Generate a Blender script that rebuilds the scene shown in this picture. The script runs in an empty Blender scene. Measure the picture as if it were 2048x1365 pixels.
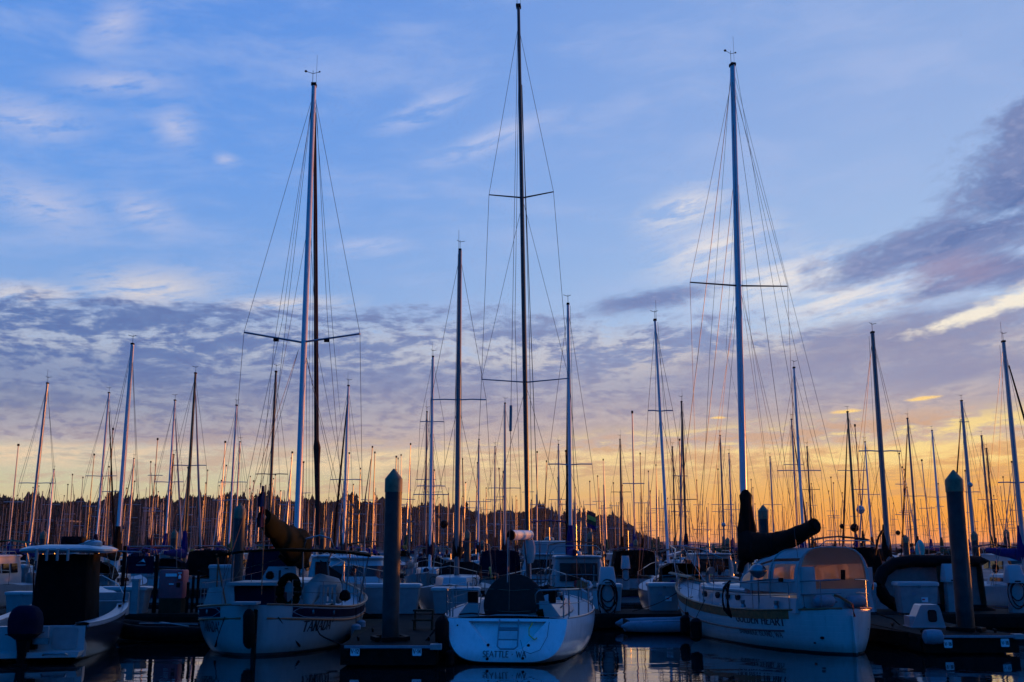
import bpy, bmesh, math, random
from mathutils import Vector, Matrix
R = math.radians
sc = bpy.context.scene
COL = sc.collection
random.seed(7)

# ------------------------------------------------------------------ camera
F, PITCH, CAMZ = 2048.0, R(11.4), 2.7          # focal length in full-size pixels, tilt, eye height above the water
cam = bpy.data.objects.new('camera', bpy.data.cameras.new('camera'))
COL.objects.link(cam); sc.camera = cam
cam.data.sensor_width = 36.0; cam.data.lens = 36.0
cam.data.clip_start = 0.1; cam.data.clip_end = 20000
cam.location = (0, 0, CAMZ); cam.rotation_euler = (math.pi/2 + PITCH, 0, 0)

CP, SP = math.cos(PITCH), math.sin(PITCH)
def ray(px, py):
    u, v = (px-1024)/F, (682.5-py)/F
    return Vector((u, CP - SP*v, SP + CP*v))
def at(px, py, Y):                               # a photograph point at ground distance Y
    d = ray(px, py)
    return Vector((0, 0, CAMZ)) + d*(Y/d.y)
def azel(px, py):
    d = ray(px, py).normalized()
    return math.degrees(math.atan2(d.x, d.y)), math.degrees(math.asin(d.z))

# ------------------------------------------------------------------ light
SUN_AZ, SUN_EL = 54.0, 0.75
sc.view_settings.view_transform = 'Standard'; sc.view_settings.look = 'None'
sc.view_settings.exposure = 0.0; sc.view_settings.gamma = 1.0
sun = bpy.data.objects.new('sun', bpy.data.lights.new('sun', 'SUN'))
COL.objects.link(sun)
sun.data.energy = 4.5; sun.data.angle = R(0.6); sun.data.color = (1.0, 0.30, 0.045)
_sd = Vector((math.sin(R(SUN_AZ))*math.cos(R(SUN_EL)), math.cos(R(SUN_AZ))*math.cos(R(SUN_EL)), math.sin(R(SUN_EL))))
sun.rotation_euler = _sd.to_track_quat('Z', 'Y').to_euler()

def lin(r, g, b):
    f = lambda c: (c/255/12.92 if c/255 <= 0.04045 else ((c/255+0.055)/1.055)**2.4)
    return (f(r), f(g), f(b))

class G:                                         # short-hand for node graphs
    def __init__(s, nt): s.nt = nt; s.n = nt.nodes; s.l = nt.links
    def put(s, v, sock):
        if isinstance(v, bpy.types.NodeSocket): s.l.new(v, sock)
        elif isinstance(v, (tuple, list)):
            sock.default_value = tuple(v)+(1.0,) if len(sock.default_value) == 4 and len(v) == 3 else v
        else: sock.default_value = v
    def m(s, op, a, b=None, c=None, clamp=False):
        n = s.n.new('ShaderNodeMath'); n.operation = op; n.use_clamp = clamp
        for i, v in enumerate((a, b, c)):
            if v is not None: s.put(v, n.inputs[i])
        return n.outputs[0]
    def add(s, a, b): return s.m('ADD', a, b)
    def sub(s, a, b): return s.m('SUBTRACT', a, b)
    def mul(s, a, b): return s.m('MULTIPLY', a, b)
    def ss(s, x, lo, hi, a=0.0, b=1.0):          # smooth step
        n = s.n.new('ShaderNodeMapRange'); n.interpolation_type = 'SMOOTHSTEP'
        s.put(x, n.inputs[0])
        for i, v in zip((1, 2, 3, 4), (lo, hi, a, b)): s.put(v, n.inputs[i])
        return n.outputs[0]
    def xyz(s, x, y, z=0.0):
        n = s.n.new('ShaderNodeCombineXYZ')
        for i, v in enumerate((x, y, z)): s.put(v, n.inputs[i])
        return n.outputs[0]
    def noise(s, vec, scale=1.0, det=4.0, rough=0.5, dist=0.0, lac=2.0):
        n = s.n.new('ShaderNodeTexNoise'); n.noise_dimensions = '3D'
        if vec is not None: s.l.new(vec, n.inputs['Vector'])
        for k, v in (('Scale', scale), ('Detail', det), ('Roughness', rough), ('Distortion', dist), ('Lacunarity', lac)): n.inputs[k].default_value = v
        return n.outputs[0]
    def mix(s, fac, a, b, mode='MIX'):
        n = s.n.new('ShaderNodeMix'); n.data_type = 'RGBA'; n.blend_type = mode
        s.put(fac, n.inputs[0]); s.put(a, n.inputs[6]); s.put(b, n.inputs[7])
        return n.outputs[2]
    def ramp(s, x, stops, interp='LINEAR'):
        n = s.n.new('ShaderNodeValToRGB'); n.color_ramp.interpolation = interp
        e = n.color_ramp.elements
        while len(e) < len(stops): e.new(0.5)
        for k, (p, c) in zip(range(len(stops)), stops):
            e[k].position = p; e[k].color = tuple(c)+(1.0,)
        s.put(x, n.inputs[0])
        return n.outputs[0]

def build_world():
    w = bpy.data.worlds.new('World'); sc.world = w; w.use_nodes = True
    g = G(w.node_tree)
    bg = g.n['Background']
    tc = g.n.new('ShaderNodeTexCoord')
    sep = g.n.new('ShaderNodeSeparateXYZ'); g.l.new(tc.outputs['Generated'], sep.inputs[0])
    x, y, z = sep.outputs
    el = g.mul(g.m('ARCSINE', z), 57.2958)
    az = g.mul(g.m('ARCTAN2', x, y), 57.2958)
    eln = g.m('MULTIPLY', el, 1/90.0, clamp=True)
    def ramp_el(stops):                          # stops in degrees of elevation, sRGB
        return g.ramp(eln, [(e/90.0, lin(*c)) for e, c in stops])
    away = ramp_el([(0, (220, 162, 104)), (1.2, (220, 182, 130)), (2.6, (214, 198, 156)), (3.3, (208, 203, 168)), (4.6, (202, 192, 172)), (5.8, (198, 190, 186)), (8, (166, 184, 214)), (12, (138, 172, 222)), (15, (124, 166, 226)), (20, (106, 157, 230)), (30, (90, 144, 226)), (50, (20, 102, 208)), (90, (0, 92, 196))])
    near = ramp_el([(0, (252, 146, 26)), (1.4, (250, 158, 40)), (2.8, (246, 170, 66)), (4.2, (240, 184, 106)), (6, (244, 206, 150)), (7.2, (230, 202, 168)), (9.5, (204, 202, 208)), (12, (184, 204, 232)), (16, (166, 192, 230)), (23, (150, 178, 226)), (30, (138, 170, 224)), (50, (24, 108, 210)), (90, (0, 92, 196))])
    cosd = g.m('COSINE', g.m('MULTIPLY_ADD', az, 0.0174533, -SUN_AZ*0.0174533))
    sunw = g.ss(cosd, 0.25, 1.0)
    clear = g.mix(sunw, away, near)
    # the side of the sky away from the sunset glow: deep dusk blue
    anti = ramp_el([(0, (0, 74, 138)), (6, (0, 90, 166)), (15, (0, 106, 196)), (30, (0, 106, 202)), (90, (0, 92, 196))])
    glow = g.m('COSINE', g.m('MULTIPLY_ADD', az, 0.0174533, -34.0*0.0174533))
    front = g.ss(glow, 0.0, 0.48)
    clear = g.mix(front, anti, clear)
    # ---- clouds live in the directions of the sky (azimuth / elevation in degrees); thinner towards the horizon
    el2 = g.mul(g.m('POWER', g.add(g.m('MAXIMUM', el, 0.0), 2.0), 0.55), 8.0)
    AE = g.xyz(az, el, 0.0); AE2 = g.xyz(az, el2, 0.0)
    def mapped(vec, loc, rot, scl):              # local = (vec - loc) turned back by rot, divided by scl
        n = g.n.new('ShaderNodeMapping'); n.vector_type = 'TEXTURE'
        g.l.new(vec, n.inputs[0]); n.inputs[1].default_value = loc; n.inputs[2].default_value = (0, 0, R(rot)); n.inputs[3].default_value = scl
        return n.outputs[0]
    def vadd(a, b):
        n = g.n.new('ShaderNodeVectorMath'); n.operation = 'ADD'; g.l.new(a, n.inputs[0]); g.l.new(b, n.inputs[1]); return n.outputs[0]
    wv = g.mul(g.sub(g.noise(mapped(AE2, (3, 0, -3), 0, (9, 5, 1)), 1.0, 2), 0.5), 2.2)
    AEW = vadd(AE2, g.xyz(g.mul(wv, 1.6), wv, 0.0))
    nA = g.noise(mapped(AEW, (0, 0, -9), 3, (10.0, 2.6, 1)), 1.0, 6, 0.62)
    nB = g.noise(mapped(AEW, (0, 0, -12), 2, (1.25, 0.62, 1)), 1.0, 4, 0.62)
    nC = g.noise(mapped(AEW, (0, 0, -5), 14, (5.2, 1.15, 1)), 1.0, 5, 0.68)
    nD = g.noise(mapped(AEW, (0, 0, -33), 18, (7.5, 2.6, 1)), 1.0, 6, 0.62)
    K = 1/35.74                                  # degrees per full-size pixel
    def blob(px, py, rx, ry, rot=0.0, soft=1.0, wob=None):
        a0, e0 = azel(px, py)
        n = g.n.new('ShaderNodeVectorMath'); n.operation = 'LENGTH'
        g.l.new(mapped(AE, (a0, e0, 0), rot, (rx*K, ry*K, 1)), n.inputs[0])
        d = n.outputs['Value']
        if wob is not None: d = g.add(d, wob)
        return g.ss(d, 1.0, 1.0-soft)
    def both(*a):
        r = a[0]
        for q in a[1:]: r = g.mul(r, q)
        return r
    def most(*a):
        r = a[0]
        for q in a[1:]: r = g.m('MAXIMUM', r, q)
        return r
    c = clear
    wobC = g.m('MULTIPLY_ADD', nC, 2.2, -1.1)
    fc = g.ss(nC, 0.34, 0.62)
    # thin veil, high up
    c = g.mix(both(g.ss(nA, 0.42, 0.72, 0, 0.40), g.ss(el, 7, 11), g.ss(el, 56, 24), front), c, lin(176, 192, 232))
    def wisps(lst, col, amt):
        return g.mix(both(most(*[blob(*b[:5], 1.0, wobC) for b in lst]), fc, amt), c, col)
    c = wisps([(240, 165, 200, 40, 6), (350, 255, 75, 62, -35), (60, 240, 190, 60, 0), (90, 410, 190, 80, -12), (290, 425, 110, 60, -15), (452, 320, 40, 20, 0), (230, 50, 110, 60, 40)], lin(200, 203, 228), 0.78)
    c = wisps([(300, 580, 210, 66, 6), (60, 590, 170, 40, 4), (560, 610, 220, 30, 4)], lin(238, 224, 212), 0.92)
    c = wisps([(850, 222, 160, 38, 24), (980, 282, 220, 34, 20), (740, 495, 110, 26, 6)], lin(206, 210, 236), 0.80)
    c = wisps([(1370, 420, 140, 60, 16), (1430, 500, 200, 80, 14), (1560, 560, 260, 80, 8), (1700, 600, 260, 60, 6)], lin(250, 238, 226), 0.90)
    # broken grey-violet layer above the horizon
    dens = g.m('MULTIPLY_ADD', nA, 0.60, g.mul(nB, 0.40))
    hi_edge = g.m('MULTIPLY_ADD', g.m('SINE', g.m('MULTIPLY_ADD', az, 0.075, 2.5)), 0.6, 13.4)
    band = both(g.ss(el, 4.0, 6.4), g.ss(g.sub(el, hi_edge), 2.4, -3.0), front)
    solid = both(g.ss(el, 4.7, 6.2), g.ss(el, 11.0, 8.6))
    lay = both(g.ss(g.m('MULTIPLY_ADD', solid, 0.22, g.m('MULTIPLY_ADD', band, 0.42, dens)), 0.72, 0.94), g.ss(band, 0.0, 0.3))
    gl_ = g.ramp(g.ss(el, 5.0, 11.5), [(0, lin(166, 152, 160)), (0.25, lin(134, 140, 168)), (0.6, lin(102, 122, 170)), (1, lin(96, 122, 176))])
    gr_ = g.ramp(g.ss(el, 5.0, 11.5), [(0, lin(194, 172, 166)), (0.3, lin(172, 162, 174)), (0.6, lin(150, 152, 180)), (1, lin(132, 148, 190))])
    grey = g.mix(g.ss(az, -26, 4), gl_, gr_)
    grey = g.mix(both(g.ss(dens, 0.55, 0.42, 0, 0.80), g.m('MULTIPLY_ADD', solid, -0.70, 1.0)), grey, g.mix(sunw, lin(196, 202, 214), lin(238, 218, 196)))
    grey = g.mix(g.ss(nB, 0.46, 0.66, 0, 0.40), grey, g.mix(sunw, lin(88, 106, 164), lin(146, 140, 166)))
    c = g.mix(both(lay, g.ss(az, 8, 28, 0.95, 0.84)), c, grey)
    # warm, low streaks and the dull bars between them
    elw = g.m('MULTIPLY_ADD', sunw, -1.7, el)
    lowm = both(g.ss(el, 3.6, 4.6), g.ss(elw, 6.0, 4.6), front)
    c = g.mix(both(g.ss(dens, 0.52, 0.42), both(g.ss(el, 1.6, 3.4), g.ss(elw, 6.2, 4.6), front), 0.60), c, g.mix(sunw, lin(200, 168, 150), lin(208, 154, 106)))
    c = g.mix(both(g.ss(dens, 0.47, 0.58), lowm, 0.85), c, g.mix(sunw, lin(236, 208, 174), lin(255, 224, 142)))
    # the dark bank on the sunset side
    wobD = g.m('MULTIPLY_ADD', nD, 2.6, g.m('MULTIPLY_ADD', nB, 1.1, -1.95))
    bank = most(blob(2050, 380, 170, 130, 24, 0.8, wobD), blob(1910, 480, 290, 58, 9, 0.8, wobD), blob(2080, 260, 130, 100, 40, 0.8, wobD), blob(1980, 540, 180, 46, 0, 0.8, wobD),
                blob(1760, 690, 440, 64, 8, 0.9, wobD), blob(2010, 730, 260, 50, 4, 0.9, wobD), blob(1890, 574, 100, 26, 8, 0.9, wobD), blob(1300, 600, 170, 26, 6, 1.0, wobD))
    bcol = g.mix(g.ss(nD, 0.40, 0.62), lin(116, 132, 180), lin(80, 106, 164))
    bcol = g.mix(g.mul(blob(1930, 540, 230, 46, 0, 1.0, wobC), 0.45), bcol, lin(180, 152, 172))
    bcol = g.mix(g.ss(nB, 0.5, 0.36, 0, 0.28), bcol, lin(168, 172, 204))
    bcol = g.mix(g.ss(el, 13.2, 11.6, 0, 0.85), bcol, lin(150, 150, 178))
    c = g.mix(g.mul(bank, 0.90), c, bcol)
    # bright streak and small glowing scraps
    wobB = g.m('MULTIPLY_ADD', nB, 1.6, -0.8)
    st = most(blob(1950, 628, 170, 18, 15, 0.8, wobB), blob(2050, 592, 130, 26, 15, 0.8, wobB))
    c = g.mix(g.mul(st, 0.85), c, lin(255, 244, 222))
    gl = most(blob(1850, 797, 46, 5, 4, 0.8, wobB), blob(1700, 823, 44, 5, 2, 0.8, wobB), blob(1440, 836, 28, 4, 0, 0.8, wobB))
    c = g.mix(gl, c, lin(255, 214, 140))
    # physically based twilight, a small share
    sk = g.n.new('ShaderNodeTexSky'); sk.sky_type = 'NISHITA'; sk.sun_disc = False
    sk.sun_elevation = R(SUN_EL); sk.sun_rotation = R(SUN_AZ)
    gain = g.n.new('ShaderNodeVectorMath'); gain.operation = 'SCALE'; g.l.new(sk.outputs[0], gain.inputs[0]); gain.inputs['Scale'].default_value = 0.0015
    g.put(g.mix(1.0, c, gain.outputs[0], 'ADD'), bg.inputs[0])
    bg.inputs[1].default_value = 1.0
    w.cycles.sampling_method = 'MANUAL'; w.cycles.sample_map_resolution = 256
build_world()

# ------------------------------------------------------------------ materials
MATS = {}
def mat(name, col, rough=0.5, metal=0.0, var=0.15, vscale=6.0, bump=0.0, bscale=40.0, spec=0.5, coat=0.0):
    m = bpy.data.materials.new(name); m.use_nodes = True; MATS[name] = m
    g = G(m.node_tree); b = g.n['Principled BSDF']
    tc = g.n.new('ShaderNodeTexCoord')
    n = g.noise(tc.outputs['Object'], vscale, 4, 0.6)
    lo = tuple(c*(1-var) for c in col); hi = tuple(min(1, c*(1+var)) for c in col)
    g.put(g.ramp(n, [(0.3, lo), (0.7, hi)]), b.inputs['Base Color'])
    b.inputs['Roughness'].default_value = rough; b.inputs['Metallic'].default_value = metal
    b.inputs['Specular IOR Level'].default_value = spec; b.inputs['Coat Weight'].default_value = coat
    if bump:
        bp = g.n.new('ShaderNodeBump'); bp.inputs['Strength'].default_value = bump; bp.inputs['Distance'].default_value = 0.02
        g.l.new(g.noise(tc.outputs['Object'], bscale, 4, 0.6), bp.inputs['Height']); g.l.new(bp.outputs[0], b.inputs['Normal'])
    return m
def hullmat(name, top, stripe, bottom, z0=0.10, z1=0.22, rough=0.22, plank=0.0):
    m = bpy.data.materials.new(name); m.use_nodes = True; MATS[name] = m
    g = G(m.node_tree); b = g.n['Principled BSDF']
    tc = g.n.new('ShaderNodeTexCoord'); sp = g.n.new('ShaderNodeSeparateXYZ'); g.l.new(tc.outputs['Object'], sp.inputs[0])
    n = g.noise(tc.outputs['Object'], 3.0, 5, 0.65)
    mp = g.n.new('ShaderNodeMapping'); g.l.new(tc.outputs['Object'], mp.inputs[0]); mp.inputs[3].default_value = (5, 5, 0.5)
    streak = g.noise(mp.outputs[0], 2.0, 4, 0.6)
    c = g.mix(g.ss(g.m('MULTIPLY', n, streak), 0.18, 0.42, 0.0, 0.30), top, tuple(k*0.55 for k in top))
    z = sp.outputs[2]
    c = g.mix(g.mul(g.ss(g.add(z, g.mul(streak, 0.30)), 0.52, 0.20), 0.55), c, (0.10, 0.085, 0.05))
    c = g.mix(g.ss(streak, 0.66, 0.74, 0, 0.35), c, (0.22, 0.15, 0.09))
    c = g.mix(g.m('LESS_THAN', z, z1), c, stripe)
    c = g.mix(g.m('LESS_THAN', z, z0), c, bottom)
    g.put(c, b.inputs['Base Color']); b.inputs['Roughness'].default_value = rough
    if plank:
        bp = g.n.new('ShaderNodeBump'); bp.inputs['Strength'].default_value = plank; bp.inputs['Distance'].default_value = 0.02
        w = g.m('PINGPONG', z, 0.07); g.l.new(g.ss(w, 0.0, 0.008), bp.inputs['Height']); g.l.new(bp.outputs[0], b.inputs['Normal'])
    return m
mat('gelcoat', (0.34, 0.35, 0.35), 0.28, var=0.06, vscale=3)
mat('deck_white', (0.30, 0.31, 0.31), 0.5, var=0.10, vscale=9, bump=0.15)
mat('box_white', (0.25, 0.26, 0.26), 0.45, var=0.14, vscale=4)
mat('mast_white', (0.60, 0.61, 0.62), 0.30, 0.0, var=0.06)
mat('mast_alu', (0.30, 0.31, 0.33), 0.38, 0.35, var=0.10)
mat('mast_dark', (0.016, 0.016, 0.02), 0.30, 0.0, var=0.2)
mat('mast_wood', (0.16, 0.075, 0.03), 0.35, var=0.25)
mat('mast_grey', (0.13, 0.13, 0.14), 0.40, 0.2, var=0.12)
mat('wire', (0.035, 0.035, 0.04), 0.45, 0.2)
mat('steel', (0.22, 0.23, 0.24), 0.28, 0.9, var=0.15)
mat('rope_dark', (0.008, 0.008, 0.009), 0.9, bump=0.4, bscale=120, spec=0.06)
mat('rope_pale', (0.16, 0.14, 0.11), 0.9, bump=0.4, bscale=120, spec=0.06)
mat('rubber', (0.004, 0.004, 0.005), 0.6, var=0.3, spec=0.06)
mat('teak', (0.34, 0.085, 0.022), 0.5, var=0.35, vscale=9, bump=0.2)
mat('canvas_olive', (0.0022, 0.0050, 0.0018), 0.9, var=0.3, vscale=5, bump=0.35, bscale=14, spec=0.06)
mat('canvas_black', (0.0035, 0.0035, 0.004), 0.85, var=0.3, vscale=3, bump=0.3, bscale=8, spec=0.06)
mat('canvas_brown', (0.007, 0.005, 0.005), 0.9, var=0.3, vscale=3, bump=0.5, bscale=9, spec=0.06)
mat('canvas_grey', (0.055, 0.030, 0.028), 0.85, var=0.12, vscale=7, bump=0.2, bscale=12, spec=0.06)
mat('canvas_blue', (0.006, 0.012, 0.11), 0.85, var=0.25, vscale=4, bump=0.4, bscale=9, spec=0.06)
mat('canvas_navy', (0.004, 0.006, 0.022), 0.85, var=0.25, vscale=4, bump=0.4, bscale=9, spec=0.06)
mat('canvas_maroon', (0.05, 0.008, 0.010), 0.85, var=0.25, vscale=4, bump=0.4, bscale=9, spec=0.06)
mat('canvas_green', (0.012, 0.06, 0.035), 0.85, var=0.25, vscale=4, bump=0.4, bscale=9, spec=0.06)
mat('canvas_white', (0.34, 0.34, 0.33), 0.8, var=0.10, vscale=4, bump=0.3, bscale=10, spec=0.06)
mat('canvas_aqua', (0.05, 0.42, 0.36), 0.8, var=0.2, spec=0.06)
mat('lettering', (0.018, 0.014, 0.016), 0.4)
mat('lettering_red', (0.10, 0.014, 0.012), 0.4)
mat('dark_glass', (0.008, 0.009, 0.011), 0.06, var=0.1)
def pile_mat():
    m = mat('pile_steel', (0.028, 0.028, 0.030), 0.55, 0.25, var=0.40, vscale=3, bump=0.3, bscale=12); g = G(m.node_tree); b = g.n['Principled BSDF']
    src = b.inputs['Base Color'].links[0].from_socket; tc = g.n.new('ShaderNodeTexCoord'); sp = g.n.new('ShaderNodeSeparateXYZ'); g.l.new(tc.outputs['Object'], sp.inputs[0])
    n = g.noise(tc.outputs['Object'], 4.0, 5, 0.65); w = g.add(sp.outputs[2], g.mul(n, 1.1))
    mp = g.n.new('ShaderNodeMapping'); g.l.new(tc.outputs['Object'], mp.inputs[0]); mp.inputs[3].default_value = (9, 9, 0.5); st = g.noise(mp.outputs[0], 1.0, 4, 0.6)
    c = g.mix(g.ss(w, 1.75, 1.35), src, (0.010, 0.010, 0.008)); c = g.mix(g.ss(st, 0.62, 0.72, 0, 0.5), c, (0.11, 0.11, 0.105)); g.put(c, b.inputs['Base Color'])
mat('pile_cap', (0.15, 0.12, 0.065), 0.6, var=0.35, vscale=5, bump=0.2)
pile_mat()
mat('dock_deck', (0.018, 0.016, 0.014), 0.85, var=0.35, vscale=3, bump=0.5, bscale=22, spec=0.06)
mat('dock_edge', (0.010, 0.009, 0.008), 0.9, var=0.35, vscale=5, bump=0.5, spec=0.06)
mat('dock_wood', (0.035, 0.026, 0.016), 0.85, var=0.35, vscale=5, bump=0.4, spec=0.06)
mat('sign_white', (0.70, 0.72, 0.74), 0.4, var=0.05)
mat('sign_red', (0.75, 0.03, 0.03), 0.45, var=0.05)
mat('kiosk', (0.40, 0.045, 0.06), 0.55, var=0.15)
mat('tube_black', (0.005, 0.005, 0.006), 0.65, var=0.3, bump=0.1, spec=0.06)
mat('tube_grey', (0.20, 0.21, 0.24), 0.6, var=0.15)
mat('floor_mauve', (0.30, 0.16, 0.15), 0.6, var=0.15)
mat('cream', (0.52, 0.44, 0.28), 0.4, var=0.12)
mat('yellow_plastic', (0.55, 0.42, 0.05), 0.5)
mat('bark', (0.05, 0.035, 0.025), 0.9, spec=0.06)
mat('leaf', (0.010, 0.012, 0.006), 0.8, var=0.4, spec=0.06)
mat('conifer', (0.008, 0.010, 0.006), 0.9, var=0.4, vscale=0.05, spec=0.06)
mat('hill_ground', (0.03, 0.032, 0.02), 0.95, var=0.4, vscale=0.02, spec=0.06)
mat('far_hill', (0.05, 0.05, 0.05), 0.95, var=0.3, vscale=0.002, spec=0.06)
mat('rock', (0.08, 0.075, 0.07), 0.9, var=0.4, vscale=0.4, spec=0.06)
mat('flag_navy', (0.01, 0.016, 0.08), 0.8)
mat('flag_red', (0.28, 0.02, 0.03), 0.8)
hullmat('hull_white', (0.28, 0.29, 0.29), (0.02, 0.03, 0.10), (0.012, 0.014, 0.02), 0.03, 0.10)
hullmat('hull_race', (0.74, 0.75, 0.75), (0.012, 0.012, 0.016), (0.012, 0.012, 0.016), 0.0, 0.035, 0.12)
hullmat('hull_tanada', (0.33, 0.33, 0.32), (0.04, 0.02, 0.015), (0.02, 0.012, 0.01), 0.02, 0.07, 0.30)
hullmat('hull_heart', (0.47, 0.47, 0.45), (0.03, 0.015, 0.012), (0.03, 0.012, 0.010), 0.0, 0.05, 0.30, 0.35)
hullmat('hull_navy', (0.012, 0.018, 0.06), (0.7, 0.7, 0.7), (0.02, 0.01, 0.01), 0.05, 0.12)
hullmat('hull_cream', (0.55, 0.48, 0.33), (0.05, 0.03, 0.02), (0.02, 0.012, 0.01), 0.05, 0.14)
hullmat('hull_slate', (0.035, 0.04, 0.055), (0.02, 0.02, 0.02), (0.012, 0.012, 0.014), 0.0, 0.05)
def clear_vinyl():
    m = bpy.data.materials.new('clear_vinyl'); m.use_nodes = True; MATS['clear_vinyl'] = m
    g = G(m.node_tree); out = g.n['Material Output']; g.n.remove(g.n['Principled BSDF'])
    tr = g.n.new('ShaderNodeBsdfTransparent'); tr.inputs[0].default_value = (0.86, 0.80, 0.70, 1)
    tl = g.n.new('ShaderNodeBsdfTranslucent'); tl.inputs[0].default_value = (1.0, 0.86, 0.58, 1)
    gl = g.n.new('ShaderNodeBsdfGlossy'); gl.inputs['Roughness'].default_value = 0.10
    tc = g.n.new('ShaderNodeTexCoord'); bp = g.n.new('ShaderNodeBump'); bp.inputs['Strength'].default_value = 0.5; bp.inputs['Distance'].default_value = 0.05
    g.l.new(g.noise(tc.outputs['Object'], 3.0, 2), bp.inputs['Height']); g.l.new(bp.outputs[0], gl.inputs['Normal'])
    fr = g.n.new('ShaderNodeFresnel'); fr.inputs[0].default_value = 1.5
    m1, m2 = g.n.new('ShaderNodeMixShader'), g.n.new('ShaderNodeMixShader')
    m1.inputs[0].default_value = 0.74; g.l.new(tr.outputs[0], m1.inputs[1]); g.l.new(tl.outputs[0], m1.inputs[2])
    g.l.new(g.add(g.mul(fr.outputs[0], 0.7), 0.03), m2.inputs[0]); g.l.new(m1.outputs[0], m2.inputs[1]); g.l.new(gl.outputs[0], m2.inputs[2]); g.l.new(m2.outputs[0], out.inputs[0])
clear_vinyl()
def water_mat():
    m = bpy.data.materials.new('harbour_water'); m.use_nodes = True; MATS['harbour_water'] = m
    g = G(m.node_tree); b = g.n['Principled BSDF']
    b.inputs['Base Color'].default_value = (0.004, 0.008, 0.010, 1); b.inputs['Roughness'].default_value = 0.015; b.inputs['IOR'].default_value = 1.7
    b.inputs['Specular IOR Level'].default_value = 0.9
    ge = g.n.new('ShaderNodeNewGeometry')
    mp = g.n.new('ShaderNodeMapping'); g.l.new(ge.outputs['Position'], mp.inputs[0]); mp.inputs[3].default_value = (0.55, 1.0, 1.0)
    h = g.add(g.mul(g.noise(mp.outputs[0], 0.9, 2, 0.4, 0.6), 1.0), g.mul(g.noise(mp.outputs[0], 4.5, 2, 0.5, 0.8), 0.13))
    bp = g.n.new('ShaderNodeBump'); bp.inputs['Strength'].default_value = 1.0; bp.inputs['Distance'].default_value = 0.009
    g.l.new(h, bp.inputs['Height']); g.l.new(bp.outputs[0], b.inputs['Normal'])
water_mat()

# ------------------------------------------------------------------ mesh helpers
class MB:
    def __init__(s): s.v = []; s.f = []
    def add(s, vs, fs):
        o = len(s.v); s.v += [tuple(v) for v in vs]; s.f += [tuple(i+o for i in f) for f in fs]; return s
    def box(s, c, d, rot=None, taper=None):
        x, y, z = (k/2 for k in d); tx, ty = taper or (1, 1)
        vs = [Vector((a*x*(tx if q > 0 else 1), b*y*(ty if q > 0 else 1), q*z)) for q in (-1, 1) for b in (-1, 1) for a in (-1, 1)]
        if rot: vs = [rot @ v for v in vs]
        return s.add([v+Vector(c) for v in vs], [(0, 2, 3, 1), (4, 5, 7, 6), (0, 1, 5, 4), (2, 6, 7, 3), (0, 4, 6, 2), (1, 3, 7, 5)])
    def sweep(s, pts, rad, n=8, cap=True, up=(0, 0, 1)):
        pts = [Vector(p) for p in pts]; k = len(pts); vs = []; up = Vector(up)
        for i, p in enumerate(pts):
            t = (pts[min(i+1, k-1)]-pts[max(i-1, 0)])
            t = t.normalized() if t.length > 1e-9 else Vector((0, 0, 1))
            a = t.cross(up if abs(t.dot(up)) < 0.97 else Vector((0, 1, 0))).normalized(); b = a.cross(t)
            r = rad[i] if isinstance(rad, list) else rad
            ra, rb = r if isinstance(r, (tuple, list)) else (r, r)
            vs += [p + a*(ra*math.cos(q)) + b*(rb*math.sin(q)) for q in (2*math.pi*j/n for j in range(n))]
        fs = [(i*n+j, i*n+(j+1) % n, (i+1)*n+(j+1) % n, (i+1)*n+j) for i in range(k-1) for j in range(n)]
        if cap: fs += [tuple(range(n-1, -1, -1)), tuple((k-1)*n+j for j in range(n))]
        return s.add(vs, fs)
    def tube(s, a, b, r, n=6): return s.sweep([a, b], r, n)
    def lathe(s, prof, c=(0, 0, 0), n=16):
        c = Vector(c); vs = []
        for r, z in prof: vs += [c+Vector((r*math.cos(2*math.pi*j/n), r*math.sin(2*math.pi*j/n), z)) for j in range(n)]
        k = len(prof)
        fs = [(i*n+j, i*n+(j+1) % n, (i+1)*n+(j+1) % n, (i+1)*n+j) for i in range(k-1) for j in range(n)]
        fs += [tuple(range(n-1, -1, -1)), tuple((k-1)*n+j for j in range(n))]
        return s.add(vs, fs)
    def prism(s, poly, fn0, fn1):                # polygon of 2-D points, mapped by two functions to its two faces
        n = len(poly)
        return s.add([fn0(*p) for p in poly]+[fn1(*p) for p in poly], [tuple(range(n-1, -1, -1)), tuple(range(n, 2*n))]+[(i, (i+1) % n, n+(i+1) % n, n+i) for i in range(n)])
    def grid(s, rows):
        m = len(rows[0]); vs = [p for r in rows for p in r]
        return s.add(vs, [(i*m+j, i*m+j+1, (i+1)*m+j+1, (i+1)*m+j) for i in range(len(rows)-1) for j in range(m-1)])
    def loft(s, rings, cap=True):                # closed rings of equal count
        n = len(rings[0]); k = len(rings)
        fs = [(i*n+j, i*n+(j+1) % n, (i+1)*n+(j+1) % n, (i+1)*n+j) for i in range(k-1) for j in range(n)]
        if cap: fs += [tuple(range(n-1, -1, -1)), tuple((k-1)*n+j for j in range(n))]
        return s.add([p for r in rings for p in r], fs)
    def mesh(s, name, m, smooth=True):
        me = bpy.data.meshes.new(name); me.from_pydata(s.v, [], s.f); me.materials.append(MATS[m] if isinstance(m, str) else m)
        if smooth:
            me.polygons.foreach_set('use_smooth', [True]*len(me.polygons))
            bm = bmesh.new(); bm.from_mesh(me); bmesh.ops.recalc_face_normals(bm, faces=bm.faces)
            for e in bm.edges:
                if len(e.link_faces) == 2 and e.calc_face_angle(0.0) > 0.62: e.smooth = False
            bm.to_mesh(me); bm.free()
        me.update(); return me
    def build(s, name, m, parent=None, smooth=True):
        o = bpy.data.objects.new(name, s.mesh(name, m, smooth)); COL.objects.link(o)
        if parent is not None: o.parent = parent
        return o
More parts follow.
